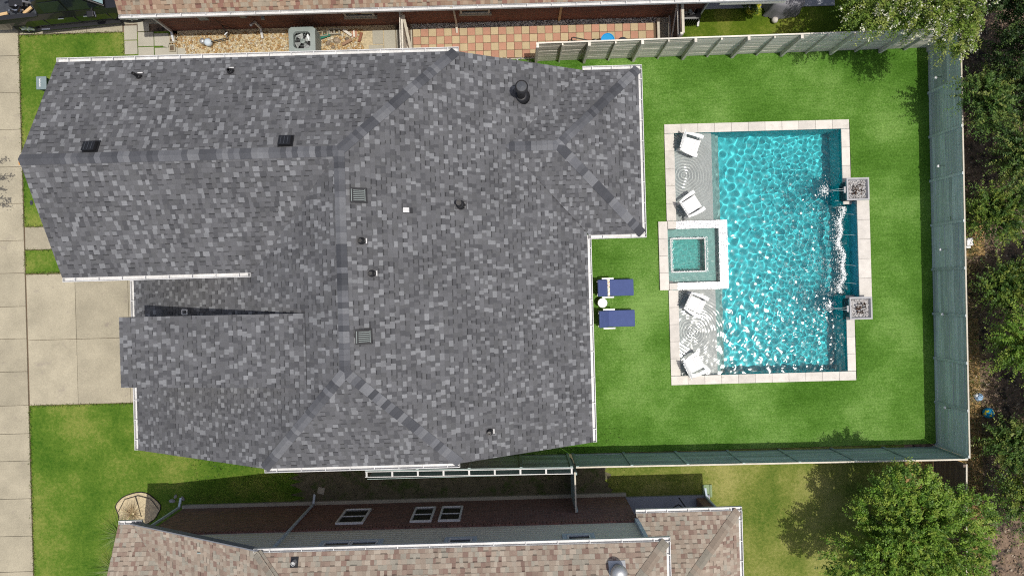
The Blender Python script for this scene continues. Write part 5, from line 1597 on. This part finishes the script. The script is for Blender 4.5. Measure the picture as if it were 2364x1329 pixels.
def tree(name, label, base, h, r, zc, shoots, per, pal, leaf=(.05, .09), group=None, flat=.75, droop=.35, blossom=None, slen=(.5, .95), fill=.5, lobes=9, lobr=(.34, .55), seed=0, cat='tree', bark=True):
    rng = np.random.default_rng(seed + 100)
    t = thing(name, label, cat, (base[0], base[1], 0), group)
    # crown of lobes
    lob = []
    for i in range(lobes):
        a = 2 * math.pi * i / lobes + rng.uniform(-.3, .3); q = (rng.uniform(.3, .82) if i % 3 else rng.uniform(.1, .45)) * r if i else 0
        lob.append((q * math.cos(a), q * math.sin(a), zc + rng.uniform(-.3, .35) * (h - zc), rng.uniform(*lobr) * r))
    if bark:
        m = MB()
        fork = zc * .45
        m.tube([(0, 0, -.05), (.03, .02, fork * .5), (0, .03, fork)], [.11, .09, .075], 8)
        for x, y, z, q in lob:
            m.tube([(0, .03, fork - .05), (x * .4, y * .4, fork + (z - fork) * .55), (x, y, z), (x * 1.15, y * 1.15, z + q * .5)], [.06, .042, .026, .008], 6)
        m.build('trunk', M['bark'], t, local=True)
    P = []; D = []; L = []; Wd = []; C = []
    pal = np.array(pal)
    which = rng.integers(0, len(lob), shoots)
    for k in which:
        x, y, z, q = lob[k]
        u = rng.normal(size=3); u[2] = u[2] * .8 + .25; u /= np.linalg.norm(u)
        rad = q * (fill + (1 - fill) * rng.random() ** .5)
        p = np.array((x, y, z)) + u * rad * np.array((1, 1, flat))
        out = p - np.array((0, 0, zc - .6)); out /= np.linalg.norm(out) + 1e-9
        d = out * .8 + u * .5 + rng.normal(size=3) * .25; d /= np.linalg.norm(d)
        ln = rng.uniform(*slen)
        s = np.linspace(0, 1, per)
        pts = p + np.outer(s * ln, d); pts[:, 2] -= droop * ln * s ** 2
        side = np.cross(d, (0, 0, 1)); side /= np.linalg.norm(side) + 1e-9
        sg = np.where(np.arange(per) % 2, 1.0, -1.0)[:, None]
        dd = d * .55 + side * sg * .8 + rng.normal(size=(per, 3)) * .3; dd /= np.linalg.norm(dd, axis=1, keepdims=True)
        P.append(pts + rng.normal(size=(per, 3)) * .012); D.append(dd)
        le = 1.4 * rng.uniform(leaf[0], leaf[1], per) * (1.1 - .45 * s); L.append(le); Wd.append(le * rng.uniform(.42, .6, per))
        cb = pal[rng.integers(0, len(pal))]; C.append(np.clip(cb * rng.uniform(.75, 1.25, (per, 1)), 0, .8))
    leaf_mesh('crown', np.concatenate(P), np.concatenate(D), np.concatenate(L), np.concatenate(Wd), np.concatenate(C), M['leaf'], t)
    if blossom:
        tips = np.array([p[-1] for p in P]); tips = tips[tips[:, 2] > np.quantile(tips[:, 2], .35)]
        sel = tips[rng.random(len(tips)) < blossom]
        n = 12
        Pb = np.repeat(sel, n, 0) + rng.normal(size=(len(sel) * n, 3)) * .05
        Db = rng.normal(size=Pb.shape); Db /= np.linalg.norm(Db, axis=1, keepdims=True)
        Lb = rng.uniform(.035, .075, len(Pb)); Cb = np.clip(np.array((.66, .66, .52)) * rng.uniform(.8, 1.1, (len(Pb), 1)), 0, .8)
        leaf_mesh('blossom', Pb, Db, Lb, Lb * .9, Cb, M['petal'], t)
    return t

g_br = [(.17, .29, .035), (.22, .34, .05), (.13, .25, .03), (.28, .37, .06), (.10, .19, .03)]
g_tr = [(.17, .26, .04), (.22, .30, .05), (.11, .18, .03), (.28, .33, .08)]
g_wd = [(.09, .17, .03), (.14, .22, .035), (.06, .12, .025), (.22, .28, .05)]
g_dk = [(.03, .065, .02), (.05, .10, .025), (.035, .075, .022), (.08, .13, .03)]
g_mix = [(.08, .16, .03), (.14, .22, .05), (.23, .28, .07), (.06, .12, .03)]
tree('leafy_tree', 'bright green leafy tree at the bottom casting a wide lawn shadow', (12.95, -8.75), 4.2, 2.5, 2.7, 2600, 22, g_br, (.055, .09), lobes=26, seed=1, slen=(.22, .46), lobr=(.2, .34))
tree('flowering_tree', 'pale green flowering tree with white blossoms over the fence corner', (13.35, 9.4), 5.0, 2.55, 3.7, 2400, 22, g_tr, (.05, .085), slen=(.25, .55), lobr=(.2, .36), blossom=.4, droop=.75, lobes=24, seed=2)
wood_spots = [((17.3, 9.4), 4.8, 2.2, 'dark leafy tree at the top right corner behind the flowering tree', g_dk), ((16.25, 5.9), 3.6, .8, 'small green sapling leaning over the sage fence top', g_mix),
              ((17.9, 4.1), 3.2, 1.5, 'feathery green tree with long shoots reaching for the fence', g_mix), ((16.95, 2.15), 2.2, .75, 'leafy bush with bright tips beyond the upper stone bowl', g_wd),
              ((19.0, .2), 3.2, .9, 'green tree at the right edge level with the spa', g_wd), ((17.7, -2.4), 3.2, 1.25, 'bright yellow-green tree between the spa level and the blue ball', g_br),
              ((18.9, -4.9), 2.8, .95, 'feathery tree at the right edge below the blue ball', g_mix), ((18.1, -7.9), 3.0, 1.15, 'shrubby tree at the bottom right corner behind the leafy tree', g_wd),
              ((17.5, -.5), 1.5, .7, 'low olive shrub on the dry ground level with the loungers', g_wd), ((17.5, -5.9), 1.7, .75, 'low green shrub on dry ground below the blue ball', g_mix),
              ((18.9, -3.6), 3.0, .9, 'leafy tree at the right edge level with the blue ball', g_br), ((18.3, 6.7), 4.2, 1.8, 'dark tree at right edge above the feathery tree', g_dk)]
for i, (b, h, r, lb, pal) in enumerate(wood_spots):
    tree('woodland_tree', lb, b, h, r, h * .6, int(260 * r * r) + 190, 26, pal, (.05, .095), 'trees of the woods behind the fence', droop=.3, slen=(.35, .85), lobes=10, seed=10 + i)
# branch reaching in at the left edge, coloured dark to stand for its shadow
lt = thing('street_tree', 'twigs coloured dark like their cast shadow, over the sidewalk at the left edge', 'tree', (-20.4, 4.0, 0))
m = MB(); m.tube([(0, 0, -.05), (.05, .05, 1.2), (.1, .0, 2.2)], [.09, .07, .05], 8)
PT = []
for i, (ty, tz, ln) in enumerate(((.9, 2.2, 3.2), (.35, 2.0, 3.4), (-.1, 2.0, 3.0), (-.55, 2.1, 3.3), (.1, 2.5, 2.6), (-.9, 2.2, 3.3))):
    pts = [(.1, 0, 1.7 + .05 * i)] + [(.1 + (ln - .1) * s * .78, ty * s + .07 * math.sin(9 * s + i), 1.8 + (tz - 1.7) * s) for s in (.25, .5, .75, 1)]
    m.tube(pts, [.05, .034, .026, .02, .01], 5); PT.append(pts)
m.build('trunk', M['bark'], lt, local=True)
P = []; D = []
for pts in PT:
    a, b = Vector(pts[-3]), Vector(pts[-1])
    for k in range(150):
        s = R.random(); q = a.lerp(b, s)
        P.append((q.x + R.gauss(0, .05), q.y + R.gauss(0, .05), q.z + R.gauss(0, .04))); v = Vector((R.gauss(.5, .6), R.gauss(0, .7), R.gauss(0, .4))).normalized(); D.append(tuple(v))
n = len(P)
leaf_mesh('crown', np.array(P), np.array(D), RN.uniform(.06, .13, n), RN.uniform(.03, .06, n), np.clip(np.array((.035, .03, .04)) * RN.uniform(.6, 1.6, (n, 1)), 0, 1), M['leaf'], lt)  # near-black purple leaves carry the tree's shadow in their colour
# patio shrub with yellow flowers
sx, sy = W(1730, 8, .5)
tree('patio_shrub', 'dark shrub at the patio edge behind the yellow flowering plant', (sx, sy + .3), 1.3, .62, .75, 90, 24, g_dk, (.05, .09), slen=(.2, .4), lobes=5, seed=40, cat='shrub')
sx, sy = W(1744, 22, .4)
tree('yellow_plant', 'low plant with bright yellow leaves at the patio edge', (sx, sy), .55, .26, .32, 46, 12, [(.55, .52, .06), (.42, .45, .06), (.2, .28, .04)], (.05, .08), slen=(.1, .2), lobes=4, seed=41, cat='plant', bark=False)
# ornamental grasses in front of the brick house
def grass_clump(label, x, y, n, ln, pal, seed):
    rng = np.random.default_rng(seed)
    t = thing('grass_clump', label, 'plant', (x, y, 0), 'ornamental grasses by the brick house')
    m = MB()
    for i in range(n):
        a = rng.uniform(0, 6.28); l = ln * rng.uniform(.6, 1.15); w = .012
        c = pal[rng.integers(0, len(pal))]
        pts = []
        for s in (0, .35, .7, 1):
            pts.append((l * s * math.cos(a) * (.3 + .7 * s), l * s * math.sin(a) * (.3 + .7 * s), .75 * l * (1.5 * s - 1.05 * s * s)))
        vs = []
        for k, p in enumerate(pts):
            ww = w * (1 - k / 3.4); vs += [(p[0] - ww * math.sin(a), p[1] + ww * math.cos(a), p[2]), (p[0] + ww * math.sin(a), p[1] - ww * math.cos(a), p[2])]
        m.add(vs, [(2 * k, 2 * k + 1, 2 * k + 3, 2 * k + 2) for k in range(3)], c)
    m.build('blades', M['leaf'], t, local=True)
gp = [(.12, .2, .035), (.16, .24, .05), (.2, .26, .07), (.09, .15, .03)]
x, y = W(275, 1238, .3); grass_clump('green fountain grass at the gutter corner of brick house', x, y, 130, .95, gp, 1)
x, y = W(262, 1318, .3); grass_clump('green fountain grass at the bottom edge left of tan roof', x, y, 130, .95, gp, 2)
x, y = W(302, 1188, .2); grass_clump('dry straw-coloured grass tuft on the straw bed', x, y, 70, .5, [(.4, .31, .18), (.3, .22, .12)], 3)
# leaf litter and dry grass of the wood's edge
n = 9000
P = np.stack([RN.uniform(15.6, 19.8, n), RN.uniform(-11, 11, n), RN.uniform(0, .05, n)], 1)
D = RN.normal(size=(n, 3)); D[:, 2] *= .3; D /= np.linalg.norm(D, axis=1, keepdims=True)
pal = np.array([(.26, .18, .11), (.36, .27, .17), (.17, .12, .08), (.5, .42, .32), (.10, .075, .055), (.08, .11, .035)])
L = RN.uniform(.05, .12, n)
tag(leaf_mesh('leaf_litter', P, D, L, L * .6, pal[RN.integers(0, 6, n)] * RN.uniform(.7, 1.2, (n, 1)), M['leaf'], None), 'dry leaf litter on the woodland floor', 'leaf litter', kind='stuff')
n = 5200
yy = RN.uniform(-11, 3, n); P = np.stack([16.3 + np.abs(RN.normal(0, .5, n)), yy, np.zeros(n)], 1)
D = RN.normal(size=(n, 3)); D[:, 2] = np.abs(D[:, 2]) * .8 + .2; D /= np.linalg.norm(D, axis=1, keepdims=True)
pal = np.array([(.42, .32, .17), (.34, .26, .14), (.22, .2, .08), (.14, .17, .05)]); L = RN.uniform(.12, .35, n)
tag(leaf_mesh('dry_grass', P, D, L, L * .08 + .006, pal[RN.integers(0, 4, n)] * RN.uniform(.7, 1.2, (n, 1)), M['leaf'], None), 'dry straw-coloured grass behind the sage fence', 'grass', kind='stuff')
n = 2600
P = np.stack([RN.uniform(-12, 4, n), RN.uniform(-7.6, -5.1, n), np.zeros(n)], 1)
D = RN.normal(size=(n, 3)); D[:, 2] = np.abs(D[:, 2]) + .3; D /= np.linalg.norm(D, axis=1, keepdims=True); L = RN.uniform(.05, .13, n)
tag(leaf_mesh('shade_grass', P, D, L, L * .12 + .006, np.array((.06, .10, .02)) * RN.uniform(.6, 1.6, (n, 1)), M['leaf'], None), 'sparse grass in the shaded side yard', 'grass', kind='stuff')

# ragged grass along the concrete edges
segs = [((-17.78, -10), (-17.78, -3.82)), ((-17.78, 1.0), (-17.78, 1.88)), ((-17.78, 2.72), (-17.78, 9.7)), ((-17.7, -3.82), (-12.4, -3.82)), ((-17.7, 1.02), (-12.6, 1.02)), ((-17.7, 1.88), (-12.6, 1.88)), ((-17.7, 2.73), (-12.6, 2.73)), ((-17.7, 9.74), (-14, 9.76)), ((-13.95, 8.9), (-13.95, 9.7))]
P = []
for a, b in segs:
    L0 = math.hypot(b[0] - a[0], b[1] - a[1])
    for k in range(int(L0 * 120)):
        q = R.random(); P.append((a[0] + (b[0] - a[0]) * q + R.gauss(0, .025), a[1] + (b[1] - a[1]) * q + R.gauss(0, .025), .0))
P = np.array(P); n = len(P)
D = RN.normal(size=(n, 3)); D[:, 2] = np.abs(D[:, 2]) * .6 + .35; D /= np.linalg.norm(D, axis=1, keepdims=True)
L = RN.uniform(.04, .11, n); pal = np.array([(.10, .17, .025), (.15, .20, .04), (.07, .12, .02), (.22, .22, .08)])
tag(leaf_mesh('edge_grass', P, D, L, L * .12 + .008, pal[RN.integers(0, 4, n)] * RN.uniform(.7, 1.2, (n, 1)), M['leaf'], None), 'ragged grass blades along the concrete edges', 'grass', kind='stuff')
